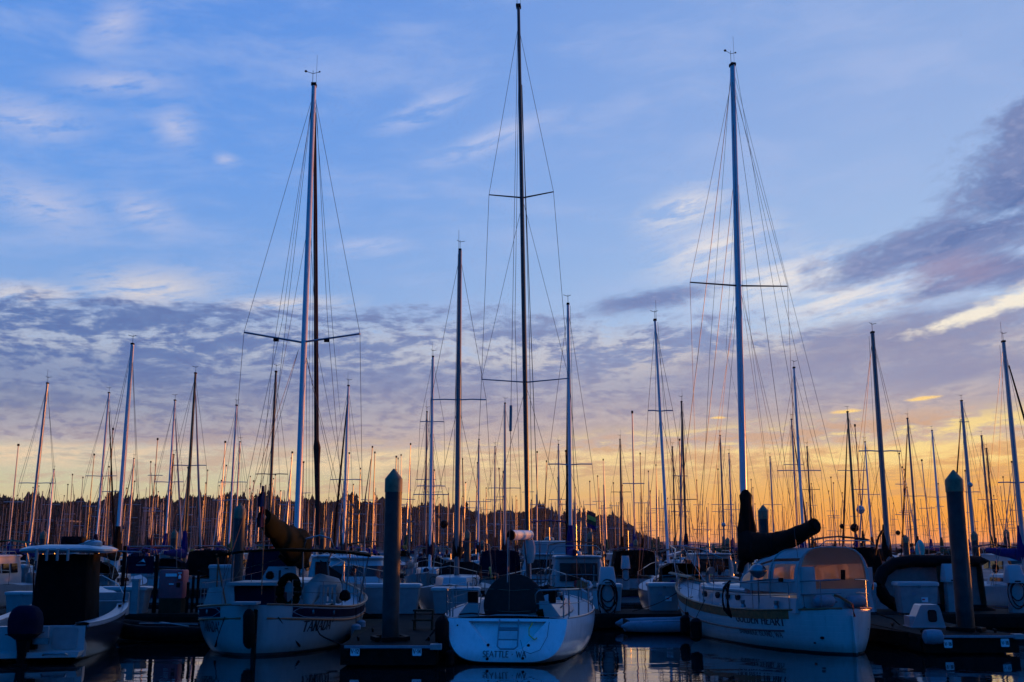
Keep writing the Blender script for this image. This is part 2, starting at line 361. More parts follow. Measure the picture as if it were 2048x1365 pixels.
def tag(o, label=None, cat=None, group=None, kind=None):
    for k, v in (('label', label), ('category', cat), ('group', group), ('kind', kind)):
        if v: o[k] = v
    return o
def thing(name, label, cat, loc=(0, 0, 0), rotz=0.0, group=None, roll=0.0):
    o = bpy.data.objects.new(name, None); COL.objects.link(o); o.empty_display_size = 0.3
    o.location = loc; o.rotation_euler = (0, roll, rotz)
    return tag(o, label, cat, group)
def inv(o):
    return (Matrix.Translation(o.location) @ o.rotation_euler.to_matrix().to_4x4()).inverted()
def copy_tree(o, parent=None):
    c = o.copy(); COL.objects.link(c); c.parent = parent
    for ch in o.children: copy_tree(ch, c)
    return c
def arc(cx, cy, rx, ry, a0, a1, n=10): return [(cx+rx*math.cos(R(a0+(a1-a0)*i/n)), cy+ry*math.sin(R(a0+(a1-a0)*i/n))) for i in range(n+1)]
def rrect(w, h, r, n=4):
    o = []
    for cx, cy, a in ((w/2-r, h/2-r, 0), (-w/2+r, h/2-r, 90), (-w/2+r, -h/2+r, 180), (w/2-r, -h/2+r, 270)): o += arc(cx, cy, r, r, a, a+90, n)
    return o

# ---- lettering: strokes with thick stems, thin bars and small serifs
GL = {
 'A': (.78, [[(0, 0), (.36, 1)], [(.36, 1), (.78, 0)], [(.15, .36), (.62, .36)]]), 'B': (.62, [[(.08, 0), (.08, 1)], [(.08, 1)]+arc(.32, .77, .22, .23, 90, -90, 8)+[(.08, .54)], [(.08, .54)]+arc(.34, .27, .26, .27, 90, -90, 8)+[(.08, 0)]]),
 'D': (.74, [[(.08, 0), (.08, 1)], [(.08, 1)]+arc(.28, .5, .42, .5, 90, -90, 12)+[(.08, 0)]]), 'E': (.56, [[(.08, 0), (.08, 1)], [(.08, 1), (.54, 1)], [(.08, .53), (.44, .53)], [(.08, 0), (.56, 0)]]),
 'G': (.80, [arc(.44, .5, .40, .5, 50, 318, 16), [(.74, .16), (.74, .46)], [(.52, .46), (.80, .46)]]), 'H': (.74, [[(.08, 0), (.08, 1)], [(.66, 0), (.66, 1)], [(.08, .52), (.66, .52)]]),
 'I': (.18, [[(.09, 0), (.09, 1)]]), 'L': (.54, [[(.08, 0), (.08, 1)], [(.08, 0), (.54, 0)]]), 'M': (.92, [[(.08, 0), (.14, 1)], [(.14, 1), (.46, .1)], [(.46, .1), (.78, 1)], [(.78, 1), (.86, 0)]]),
 'N': (.74, [[(.08, 0), (.08, 1)], [(.08, 1), (.66, 0)], [(.66, 0), (.66, 1)]]), 'O': (.86, [arc(.43, .5, .40, .5, 0, 360, 20)]), 'R': (.68, [[(.08, 0), (.08, 1)], [(.08, 1)]+arc(.34, .75, .24, .25, 90, -90, 8)+[(.08, .5)], [(.30, .5), (.66, 0)]]),
 'S': (.56, [arc(.29, .75, .24, .25, 30, 270, 10)+arc(.27, .25, .26, .25, 90, -150, 10)]), 'T': (.70, [[(.35, 0), (.35, 1)], [(0, 1), (.70, 1)]]), 'V': (.74, [[(0, 1), (.37, 0)], [(.37, 0), (.74, 1)]]), 'W': (1.05, [[(0, 1), (.28, 0)], [(.28, 0), (.52, .9)], [(.52, .9), (.78, 0)], [(.78, 0), (1.05, 1)]]),
 '1': (.40, [[(.08, .78), (.24, 1)], [(.24, 1), (.24, 0)]]), '2': (.56, [arc(.28, .72, .24, .28, 160, -30, 8)+[(.04, 0)], [(.04, 0), (.54, 0)]]), '4': (.58, [[(.42, 0), (.42, 1)], [(.42, 1), (.02, .3)], [(.02, .3), (.58, .3)]]),
 '6': (.56, [arc(.28, .30, .24, .30, 0, 360, 14), [(.04, .32), (.14, .74), (.44, 1)]]), '8': (.56, [arc(.28, .75, .20, .25, 0, 360, 12), arc(.28, .26, .24, .26, 0, 360, 14)]),
 '-': (.40, [[(.06, .42), (.34, .42)]]), '·': (.30, [[(.15, .40), (.15, .56)]]), "'": (.22, [[(.10, 1.04), (.06, .74)]]), ',': (.22, [[(.12, .06), (.06, -.16)]]), ' ': (.38, []) }
SER = set('ABDEHILMNRTVW')
def lettering(text, h, fn, thick=.15, thin=.07, gap=.16, serif=True, slant=0.0, width=None):
    mb = MB(); tot = sum(GL[c][0]+gap for c in text)-gap; k = h if width is None else width/tot; x0 = -tot/2
    for c in text:
        w, strokes = GL[c]
        for st in strokes:
            for (ax, ay), (bx, by) in zip(st, st[1:]):
                l = math.hypot(bx-ax, by-ay)
                if l < 1e-6: continue
                tx, ty = (bx-ax)/l, (by-ay)/l; t = (thin+(thick-thin)*abs(ty))/2
                if c in 'AVMWN' and tx*ty > 0.05: t = thin/2*1.1
                ax_, ay_, bx_, by_ = ax-tx*t*.4, ay-ty*t*.4, bx+tx*t*.4, by+ty*t*.4
                q = [(ax_-ty*t, ay_+tx*t), (ax_+ty*t, ay_-tx*t), (bx_+ty*t, by_-tx*t), (bx_-ty*t, by_+tx*t)]
                mb.add([fn((x0+px+slant*py)*k, py*h) for px, py in q], [(0, 1, 2, 3)])
            if serif and c in SER:
                for (sx, sy) in (st[0], st[-1]):
                    if sy in (0, 1) and len(st) == 2:
                        q = [(sx-.13, sy-.025), (sx+.13, sy-.025), (sx+.13, sy+.025), (sx-.13, sy+.025)]
                        mb.add([fn((x0+px+slant*py)*k, py*h) for px, py in q], [(0, 1, 2, 3)])
        x0 += w+gap
    return mb

# ---- hulls: local +Y to the bow, +X to starboard, z = 0 the waterline
class Hull:
    def __init__(s, L, B, free=(1.0, 1.0, 1.3), draft=0.45, m=0.45, bt=0.7, rakeb=0.6, rakes=0.0, ea=0.55, eb=1.0, pb=2.1, ps=2.4, kst=0.03):
        s.L, s.B, s.free, s.draft, s.m, s.bt, s.rakeb, s.rakes, s.ea, s.eb, s.pb, s.ps, s.kst = L, B, free, draft, m, bt, rakeb, rakes, ea, eb, pb, ps, kst
    def half(s, t):
        if t < s.m:
            d = (s.m-t)/s.m
            return s.B/2*(1-(1-s.bt)*d**2) if s.bt > 0 else s.B/2*max(0.0, 1-d**s.ps)**0.54
        return s.B/2*max(0.0, 1-((t-s.m)/(1-s.m))**s.pb)**0.9
    def sheer(s, t):
        a, b, c = s.free
        return a*(1-t)*(1-2*t)+4*b*t*(1-t)+c*t*(2*t-1)
    def keel(s, t):
        k = -s.draft*math.sin(math.pi*min(1, max(0, t))**0.8)
        return k+(s.kst*(1-t)**4 if s.bt > 0 else -0.15*(1-t)**4)-0.12*t**6
    def P(s, t, u, side=1, off=0.0):
        S, K = s.sheer(t), s.keel(t); f = u*math.pi/2
        z = S-(S-K)*math.sin(f)**s.eb; x = s.half(t)*max(0.0, math.cos(f))**s.ea
        y = t*s.L-s.rakeb*t**5*((S-z)/(S-K))+s.rakes*(1-t)**5*((z-K)/(S-K))
        return Vector(((x+off)*side, y, z))
    def at_z(s, t, z, side, off=0.004):          # a point on the topsides at height z
        S, K = s.sheer(t), s.keel(t); q = max(0.0, min(1.0, (S-z)/(S-K)))
        return s.P(t, math.asin(q**(1/s.eb))/(math.pi/2), side, off)
    def topsides(s, nt=36, nu=10):
        mb = MB(); ts = [0.5-0.5*math.cos(math.pi*i/nt) for i in range(nt+1)]
        for side in (1, -1): mb.grid([[s.P(t, j/nu, side) for j in range(nu+1)] for t in ts])
        return mb
    def transom(s, nu=14, off=0.0):
        mb = MB(); r = [s.P(0, j/nu, 1) for j in range(nu+1)]; l = [s.P(0, j/nu, -1) for j in range(nu, -1, -1)]
        return mb.add([p-Vector((0, off, 0)) for p in r+l[1:]], [tuple(range(len(r)+len(l)-1))])
    def deck(s, drop=0.0, inset=0.0, t0=0.0, t1=1.0, nt=30, camber=0.05):
        mb = MB(); rows = []
        for i in range(nt+1):
            t = t0+(t1-t0)*(0.5-0.5*math.cos(math.pi*i/nt)); p = s.P(t, 0, 1); h = max(0.0, p.x-inset)
            rows.append([Vector((h*k, p.y, p.z-drop+camber*(1-k*k))) for k in (-1, -.6, -.2, .2, .6, 1)])
        return mb.grid(rows)
    def rail(s, side, r=(0.03, 0.03), t0=0.0, t1=1.0, dz=0.0, dx=0.0, nt=34, n=6):
        ts = [t0+(t1-t0)*i/nt for i in range(nt+1)]
        return MB().sweep([s.P(t, 0, side)+Vector((dx*side, 0, dz)) for t in ts], r, n)
def cabin_mb(outline, z0, z1, taper=0.86, crown=0.06, n_up=3):
    # outline: closed list of (x, y); sides lean in, rounded top edge
    cx = sum(p[0] for p in outline)/len(outline); cy = sum(p[1] for p in outline)/len(outline)
    zz = (lambda v, x, y: v(x, y) if callable(v) else v)
    rings = []
    for f, k in ((0, 1.0), (0.75, 1-(1-taper)*0.7), (0.93, taper), (1.0, taper*0.93)):
        rings.append([Vector((cx+(x-cx)*k, cy+(y-cy)*k, zz(z0, x, y)*(1-f)+zz(z1, x, y)*f)) for x, y in outline])
    mb = MB().loft(rings, cap=False)
    n = len(outline); top = len(mb.v)-n
    c = Vector((cx, cy, zz(z1, cx, cy)+crown)); mb.v.append(tuple(c))
    mb.f += [(top+j, top+(j+1) % n, len(mb.v)-1) for j in range(n)]
    return mb
def stays(pts, r): return MB().sweep(pts, r, 4, cap=False)

def proj(p):
    d = Vector(p)-Vector((0, 0, CAMZ)); dep = d.y*CP+d.z*SP; v = -d.y*SP+d.z*CP
    return 1024+d.x/dep*F, 682.5-v/dep*F

# ------------------------------------------------------------------ the setting
o = MB().add([(-9000, -400, 0), (9000, -400, 0), (9000, 14000, 0), (-9000, 14000, 0)], [(0, 1, 2, 3)]).build('water', 'harbour_water', smooth=False)
tag(o, 'calm dark harbour water mirroring the sunset sky', kind='structure')

def dock_slab(name, x0, x1, y0, y1, z=0.50, th=0.38, label=None):
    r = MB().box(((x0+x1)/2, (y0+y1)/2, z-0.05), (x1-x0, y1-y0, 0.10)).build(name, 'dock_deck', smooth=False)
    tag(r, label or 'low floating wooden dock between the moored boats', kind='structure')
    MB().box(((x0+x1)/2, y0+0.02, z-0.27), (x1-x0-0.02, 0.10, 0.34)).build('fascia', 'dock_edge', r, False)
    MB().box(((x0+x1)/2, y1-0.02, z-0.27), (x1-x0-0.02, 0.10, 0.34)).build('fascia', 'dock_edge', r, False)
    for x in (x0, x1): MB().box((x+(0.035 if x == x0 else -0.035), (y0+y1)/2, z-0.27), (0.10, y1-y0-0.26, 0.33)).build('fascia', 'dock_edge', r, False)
    n = max(2, int((x1-x0)/2.4)) if x1-x0 > y1-y0 else max(2, int((y1-y0)/2.4))
    for i in range(n):                           # the floats under the deck
        if x1-x0 > y1-y0: c = (x0+(x1-x0)*(i+.5)/n, (y0+y1)/2, z-0.42); d = ((x1-x0)/n*0.8, (y1-y0)*0.85, 0.34)
        else: c = ((x0+x1)/2, y0+(y1-y0)*(i+.5)/n, z-0.42); d = ((x1-x0)*0.8, (y1-y0)/n*0.8, 0.34)
        MB().box(c, d).build('float', 'rubber', r, False)
    return r
walk = dock_slab('walkway', -70, 70, 35.4, 38.2, 0.52, label='main floating walkway running across behind the near boats')
f1 = dock_slab('finger_pier', -3.95, -1.75, 24.5, 35.38, 0.50, label='floating finger pier between the double ender and the white racing sloop')
f2 = dock_slab('finger_pier', 10.55, 13.0, 27.3, 35.38, 0.50, label='floating finger pier beside the canoe stern boat and the dark pile')
f3 = dock_slab('finger_pier', -17.3, -15.2, 24.5, 35.38, 0.50, label='floating finger pier beyond the centre console boat')
for yy, k in ((56.0, 'second'), (88.0, 'third'), (136.0, 'fourth'), (176.0, 'fifth')):
    tag(MB().box((0, yy, 0.38), (yy*1.6, 2.2, 0.3)).build('walkway', 'dock_deck', smooth=False), k+' floating walkway between the farther rows of boats', kind='structure')
def edge_strip(parent, x0, x1, y, z):            # pale rubbing strip and corner block on a pier end
    MB().box(((x0+x1)/2, y-0.075, z-0.035), (x1-x0, 0.05, 0.06)).build('rub_strip', 'tube_grey', parent, False)
    MB().box((x1+0.10, y+0.02, z-0.04), (0.26, 0.22, 0.12)).build('corner_bumper', 'box_white', parent, False)
edge_strip(f1, -3.85, -1.85, 24.5, 0.50); edge_strip(f2, 10.65, 12.9, 27.3, 0.50)
for p, xx in ((f1, (-3.7, -2.0)), (f2, (10.8, 12.75))):
    for x in xx:
        for k in range(4):
            m = MB(); y = 25.6+k*(2.6 if p == f1 else 2.1)+(2.4 if p == f2 else 0)
            m.box((x, y, 0.53), (0.05, 0.05, 0.08)); m.sweep([(x, y-0.13, 0.585), (x, y, 0.575), (x, y+0.13, 0.585)], 0.02, 6)
            m.build('cleat', 'rubber', p)
# slanted knee where the pier widens
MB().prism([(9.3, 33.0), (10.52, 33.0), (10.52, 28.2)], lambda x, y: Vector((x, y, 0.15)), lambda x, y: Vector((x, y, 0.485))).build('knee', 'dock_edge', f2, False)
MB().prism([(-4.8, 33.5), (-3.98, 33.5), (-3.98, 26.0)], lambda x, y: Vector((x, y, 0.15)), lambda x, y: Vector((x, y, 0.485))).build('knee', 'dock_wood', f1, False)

def pier_sign(px, py, Y, txt, label):
    c = at(px, py, Y); s = thing('berth_sign', label, 'sign', c, 0, 'numbered berth signs on the pier ends')
    MB().prism(rrect(0.21, 0.20, 0.025), lambda x, z: Vector((x, -0.012, z)), lambda x, z: Vector((x, 0.004, z))).build('plate', 'sign_white', s, False)
    lettering(txt, 0.085, lambda x, z: Vector((x, -0.016, z-0.045)), .24, .16, .14, False, width=0.17).build('lettering', 'lettering', s, False)
pier_sign(710, 1303, 24.44, 'V-12', 'weathered white berth sign on the pier end, nearest the brown trimmed double ender')
pier_sign(834, 1303, 24.44, 'V-14', 'white berth sign below the pale corner block, nearest the racing sloop')
pier_sign(1896, 1288, 27.24, 'V-16', 'white berth sign on the pier end below the small doghouse')
pier_sign(2010, 1286, 27.24, 'V-18', 'white berth sign on the pier end nearest the picture edge')

# ---- piles
def pile_mesh(h, r):
    a = MB().sweep([(0, 0, -0.6), (0, 0, 0.5), (0, 0, h)], r, 20).mesh('pile', 'pile_steel')
    b = MB().lathe([(r*1.06, h-0.32), (r*1.06, h), (r*1.02, h+0.02), (0.02, h+0.02+r*1.15)], n=20).mesh('cap', 'pile_cap')
    return a, b
def pile(px, py, Y, r, label, group='steel mooring piles with pointed caps', hoop=False):
    top = at(px, py, Y); h = top.z-r*1.15-0.02
    t = thing('mooring_pile', label, 'pile', (top.x, Y, 0), random.uniform(0, 6), group)
    for nm, me in zip(('shaft', 'pointed_cap'), pile_mesh(h, r)):
        q = bpy.data.objects.new(nm, me); COL.objects.link(q); q.parent = t
    if hoop:
        m = MB()
        for a in (0, 90, 180, 270): m.box((math.cos(R(a))*(r+.16), math.sin(R(a))*(r+.16), 0.57), (0.5 if a in (90, 270) else 0.12, 0.12 if a in (90, 270) else 0.62, 0.10))
        m.build('pile_guide', 'rubber', t, False)
    return t
pile(788, 938, 25.5, 0.205, 'thick steel pile with pointed cap on the pier between the near boats', hoop=True)
pile(1905, 940, 28.3, 0.228, 'thick dark pile beside the small doghouse and white dock box', hoop=True).rotation_euler.y = R(0.9)
pile(481, 1006, 38.6, 0.21, 'steel pile behind the olive boom cover of the double ender')
pile(1526, 1010, 43.0, 0.21, 'steel pile rising just behind the dark boom cover')
for px, py, Y, lb in ((88, 1061, 70, 'far pile above the hard top of the centre console boat'), (350, 1059, 66, 'far pile left of the thick pile behind the olive cover'), (645, 1060, 68, 'far pile below the furled headsail of the double ender'),
        (935, 1059, 66, 'far pile just right of the black mast cover'), (1180, 1062, 74, 'far pile with a small rainbow flag beside it'), (2012, 1058, 72, 'far pile nearest the blue boom cover'), (1481, 1058, 60, 'far pile half hidden behind the dark mast boot'),
        (1811, 1070, 76, 'far pile left of the aqua wrapped sail'), (965, 1080, 96, 'small far pile left of the racing sloop boom'), (1455, 1075, 92, 'small far pile left of the dark mast boot'), (690, 1078, 90, 'small far pile left of the near thick pile'),
        (720, 1086, 104, 'smallest far pile beside the near thick pile'), (1271, 1078, 96, 'small far pile left of the leaning white mast'), (1427, 1088, 112, 'smallest far pile above the canoe stern boat pulpit'), (172, 1081, 96, 'small far pile right of the black hatch box'), (1948, 1062, 62, 'far pile right of the thick dark pile')):
    pile(px, py, Y, 0.20, lb)

# ---- wooded hill, trees, far shore
RIDGE = [(-700, 1000), (-200, 996), (0, 1001), (100, 1006), (250, 1004), (450, 1001), (600, 1007), (800, 1018), (1000, 1026), (1130, 1032), (1200, 1040), (1260, 1056), (1330, 1080), (1352, 1091)]
def ridge_y(px):
    for (a, b), (c, d) in zip(RIDGE, RIDGE[1:]):
        if a <= px <= c: return b+(d-b)*(px-a)/(c-a)
    return 1092
def hill_h(px, Y):                               # ground height; crest near Y = 640
    top = max(0.0, at(px, ridge_y(px), 640).z-7.5)
    f = max(0.0, min(1.0, (Y-430)/190)); return 0.5+top*(f*f*(3-2*f))
rows = []
for Y in (425, 440, 470, 500, 530, 560, 590, 620, 650, 700, 800): rows.append([Vector(((px-1024)/F*Y*1.01, Y, hill_h(px, min(Y, 640)) if Y > 425 else -0.5)) for px in range(-700, 1400, 30)])
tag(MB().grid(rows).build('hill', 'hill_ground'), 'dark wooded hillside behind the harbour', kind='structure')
random.seed(3)
wood = MB()
def conifer(mb, p, h, r):
    n = 6; a0 = random.uniform(0, 6)
    for k in range(5):
        z0 = h*(0.06+0.19*k); z1 = min(h, z0+h*0.30); rr = r*(1-0.19*k)*random.uniform(0.75, 1.15)
        ring = [p+Vector((rr*random.uniform(.65, 1.2)*math.cos(a0+k+6.283*j/n), rr*random.uniform(.65, 1.2)*math.sin(a0+k+6.283*j/n), z0+random.uniform(-.5, .3))) for j in range(n)]
        mb.add(ring+[p+Vector((random.uniform(-.15, .15), 0, z1))], [(j, (j+1) % n, n) for j in range(n)])
for i in range(8000):
    px = random.uniform(-680, 1345); Y = 640-abs(random.gauss(0, 70)) if random.random() < 0.8 else random.uniform(440, 660)
    if Y < 440: continue
    h = random.uniform(8, 11)+(random.random() < .10)*random.uniform(1, 4)
    h *= 1.0 if px < 1230 else max(0.28, 1-(px-1230)/150)
    h *= 0.88+0.18*math.sin(px*.021+1.3*math.sin(px*.0063))*math.sin(px*.0117+Y*.02)+0.12*math.sin(px*.083)
    if random.random() < .35:                    # rounder broadleaf crown
        c0 = Vector(((px-1024)/F*Y*1.01, Y, hill_h(px, Y)-0.5)); rr = h*random.uniform(.28, .42); n = 7
        for z, k in ((.25, .6), (.5, 1.0), (.72, .85)):
            ring = [c0+Vector((rr*k*random.uniform(.7, 1.2)*math.cos(6.283*j/n), rr*k*random.uniform(.7, 1.2)*math.sin(6.283*j/n), h*z*.85+random.uniform(-.6, .6))) for j in range(n)]
            wood.add(ring+[c0+Vector((random.uniform(-.8, .8), 0, h*(z*.85+.22)))], [(j, (j+1) % n, n) for j in range(n)])
        continue
    conifer(wood, Vector(((px-1024)/F*Y*1.01, Y, hill_h(px, Y)-0.5)), h, h*random.uniform(.22, .42))
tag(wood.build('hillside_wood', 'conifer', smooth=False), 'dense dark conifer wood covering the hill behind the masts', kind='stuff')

def leafy_tree(px, py, Y, label, wr=1.0):
    top = at(px, py, Y); h = top.z; t = thing('leafy_tree', label, 'tree', (top.x, Y, 0), 0, 'bare crowned trees on the shore')
    m = MB(); tips = []
    m.sweep([(0, 0, -0.3), (0.1, 0, h*.2), (0, 0.1, h*.4)], [h*.035, h*.028, h*.02], 7)
    for i in range(16):
        a = random.uniform(0, 6.28); z = h*random.uniform(.22, .5); l = h*random.uniform(.25, .5)
        q = Vector((math.cos(a)*l*.55*wr, math.sin(a)*l*.55*wr, z+l*.75)); q.z = min(q.z, h*.95)
        m.sweep([(0, 0, z), q*0.5+Vector((0, 0, z*.5+.02*h)), q], [h*.014, h*.009, h*.003], 4); tips += [q, q*0.7+Vector((0, 0, z*.3))]
    m.build('trunk', 'bark', t)
    c = MB()
    for q in tips:
        for i in range(46):
            d = Vector((random.gauss(0, 1), random.gauss(0, 1), random.gauss(0, .8)))*h*.075
            p = q+d; s = h*random.uniform(.010, .022); e1 = Vector((random.uniform(-1, 1), random.uniform(-1, 1), random.uniform(-1, 1)))*s; e2 = Vector((random.uniform(-1, 1), random.uniform(-1, 1), random.uniform(-1, 1)))*s
            p.z = min(p.z, h); c.add([p-e1, p+e2, p+e1, p-e2], [(0, 1, 2, 3)])
    c.build('crown', 'leaf', t, False)
leafy_tree(4, 985, 330, 'tallest leafy tree at the far edge of the shore', 1.0)
leafy_tree(48, 1000, 330, 'rounded leafy tree second along the shore', 1.1)
leafy_tree(92, 1016, 340, 'low leafy tree beside the flat roofed house on the shore', 1.2)
leafy_tree(-40, 990, 330, 'leafy tree half cut by the picture edge', 1.1)
leafy_tree(165, 1024, 350, 'broad low leafy tree right of the flat roofed house', 1.3)
hb = thing('shore_house', 'dark flat roofed house among trees on the shore', 'house', (at(128, 1030, 345).x, 345, 0))
MB().box((0, 0, 5.5), (7, 8, 11)).build('wall', 'hill_ground', hb, False); MB().box((0, 0, 11.2), (8.2, 9, 0.5)).build('roof', 'mast_grey', hb, False)
for k in (-2, 0, 2): MB().box((k, -4.02, 8.6), (1.2, 0.1, 1.5)).build('window', 'dark_glass', hb, False)
shore = []
for k, (Y, dz) in enumerate(((300, -0.6), (304, 1.0), (310, 2.2), (330, 2.2), (424, 1.0))): shore.append([Vector((x, Y+4*math.sin(x*.05), dz+(0.5*math.sin(x*.21)+.4*math.sin(x*.53) if k in (2, 3) else 0))) for x in range(-330, 420, 6)])
tag(MB().grid(shore).build('breakwater', 'rock'), 'low dark rock breakwater closing the harbour', kind='structure')
fh = []
for Y, s in ((3500, 0), (3650, .85), (3850, 1), (4200, 1)):
    fh.append([Vector((x, Y, -1+s*(20+4*math.sin(x*.0036)+2.3*math.sin(x*.0115+1)+1.4*math.sin(x*.033)+.8*math.sin(x*.087)))) for x in range(-3000, 5200, 34)])
tag(MB().grid(fh).build('far_hills', 'far_hill'), 'long low hills on the horizon across the water', kind='structure')

# ------------------------------------------------------------------ the near boats
class Boat:
    def __init__(s, name, label, cat, loc, rotz, group=None):
        s.r = thing(name, label, cat, loc, rotz, group); s.i = inv(s.r)
    def W(s, px, py, Y): return s.i @ at(px, py, Y)                    # a point of the photograph, in boat coordinates
    def p(s, name, mb, m, parent=None, smooth=True): return mb.build(name, m, parent or s.r, smooth)
    def t_at(s, h, px, z, side, tmax=380):                                        # station of the hull side that shows at px
        best = min((abs(proj(s.r.matrix_basis @ h.at_z(t/400, z, side))[0]-px), t) for t in range(4, tmax)); return best[1]/400
def bow_text(b, h, side, px, txt, z, hh, width, m, tmax=380, **k):
    t0 = b.t_at(h, px, z, side, tmax)
    # walk along the hull so that letters keep their width; read from the outside
    tab = [(t0, 0.0)]; 
    for dirn in (1, -1):
        t, s_ = t0, 0.0; p = h.at_z(t, z, side)
        while abs(s_) < width and 0.005 < t < 0.995:
            t += dirn*0.002; q = h.at_z(t, z, side); s_ += dirn*(q-p).length; p = q; tab.append((t, s_))
    tab.sort(key=lambda a: a[1])
    def fn(x, zz):
        s_ = x*side
        for (ta, sa), (tb, sb) in zip(tab, tab[1:]):
            if sa <= s_ <= sb: return h.at_z(ta+(tb-ta)*((s_-sa)/max(1e-9, sb-sa)), z+zz, side, 0.006)
        return h.at_z(tab[0][0] if s_ < 0 else tab[-1][0], z+zz, side, 0.006)
    return b.p('lettering', lettering(txt, hh, fn, width=width, **k), m, None, False)
def masthead(b, parent, top, kind=0):
    v = MB(); x, y, z = top
    v.box((x, y, z+.03), (.16, .22, .10)); v.tube((x-.05, y, z), (x-.05, y, z+.55), .008, 4)
    v.sweep([(x-.28, y-.05, z+.50), (x-.05, y, z+.44), (x+.16, y+.05, z+.52)], .010, 4); v.lathe([(.03, -.03), (.05, 0), (.03, .03)], (x-.28, y-.05, z+.50), 8); v.lathe([(.02, -.02), (.035, 0), (.02, .02)], (x+.16, y+.05, z+.53), 8)
    b.p('masthead_vane', v, 'rubber', parent)
    b.p('antenna', MB().tube((x+.07, y, z), (x+.07, y, z+1.1), .005, 4), 'wire', parent)
def mast_part(b, base, top, r, m, taper=.75, ratio=1.35):
    base, top = Vector(base), Vector(top); pts = [base.lerp(top, k/8) for k in range(9)]
    o = b.p('mast', MB().sweep(pts, [(r*(1 if k < 5 else 1-(1-taper)*(k-4)/4), r*ratio*(1 if k < 5 else 1-(1-taper)*(k-4)/4)) for k in range(9)], 14), m)
    return o

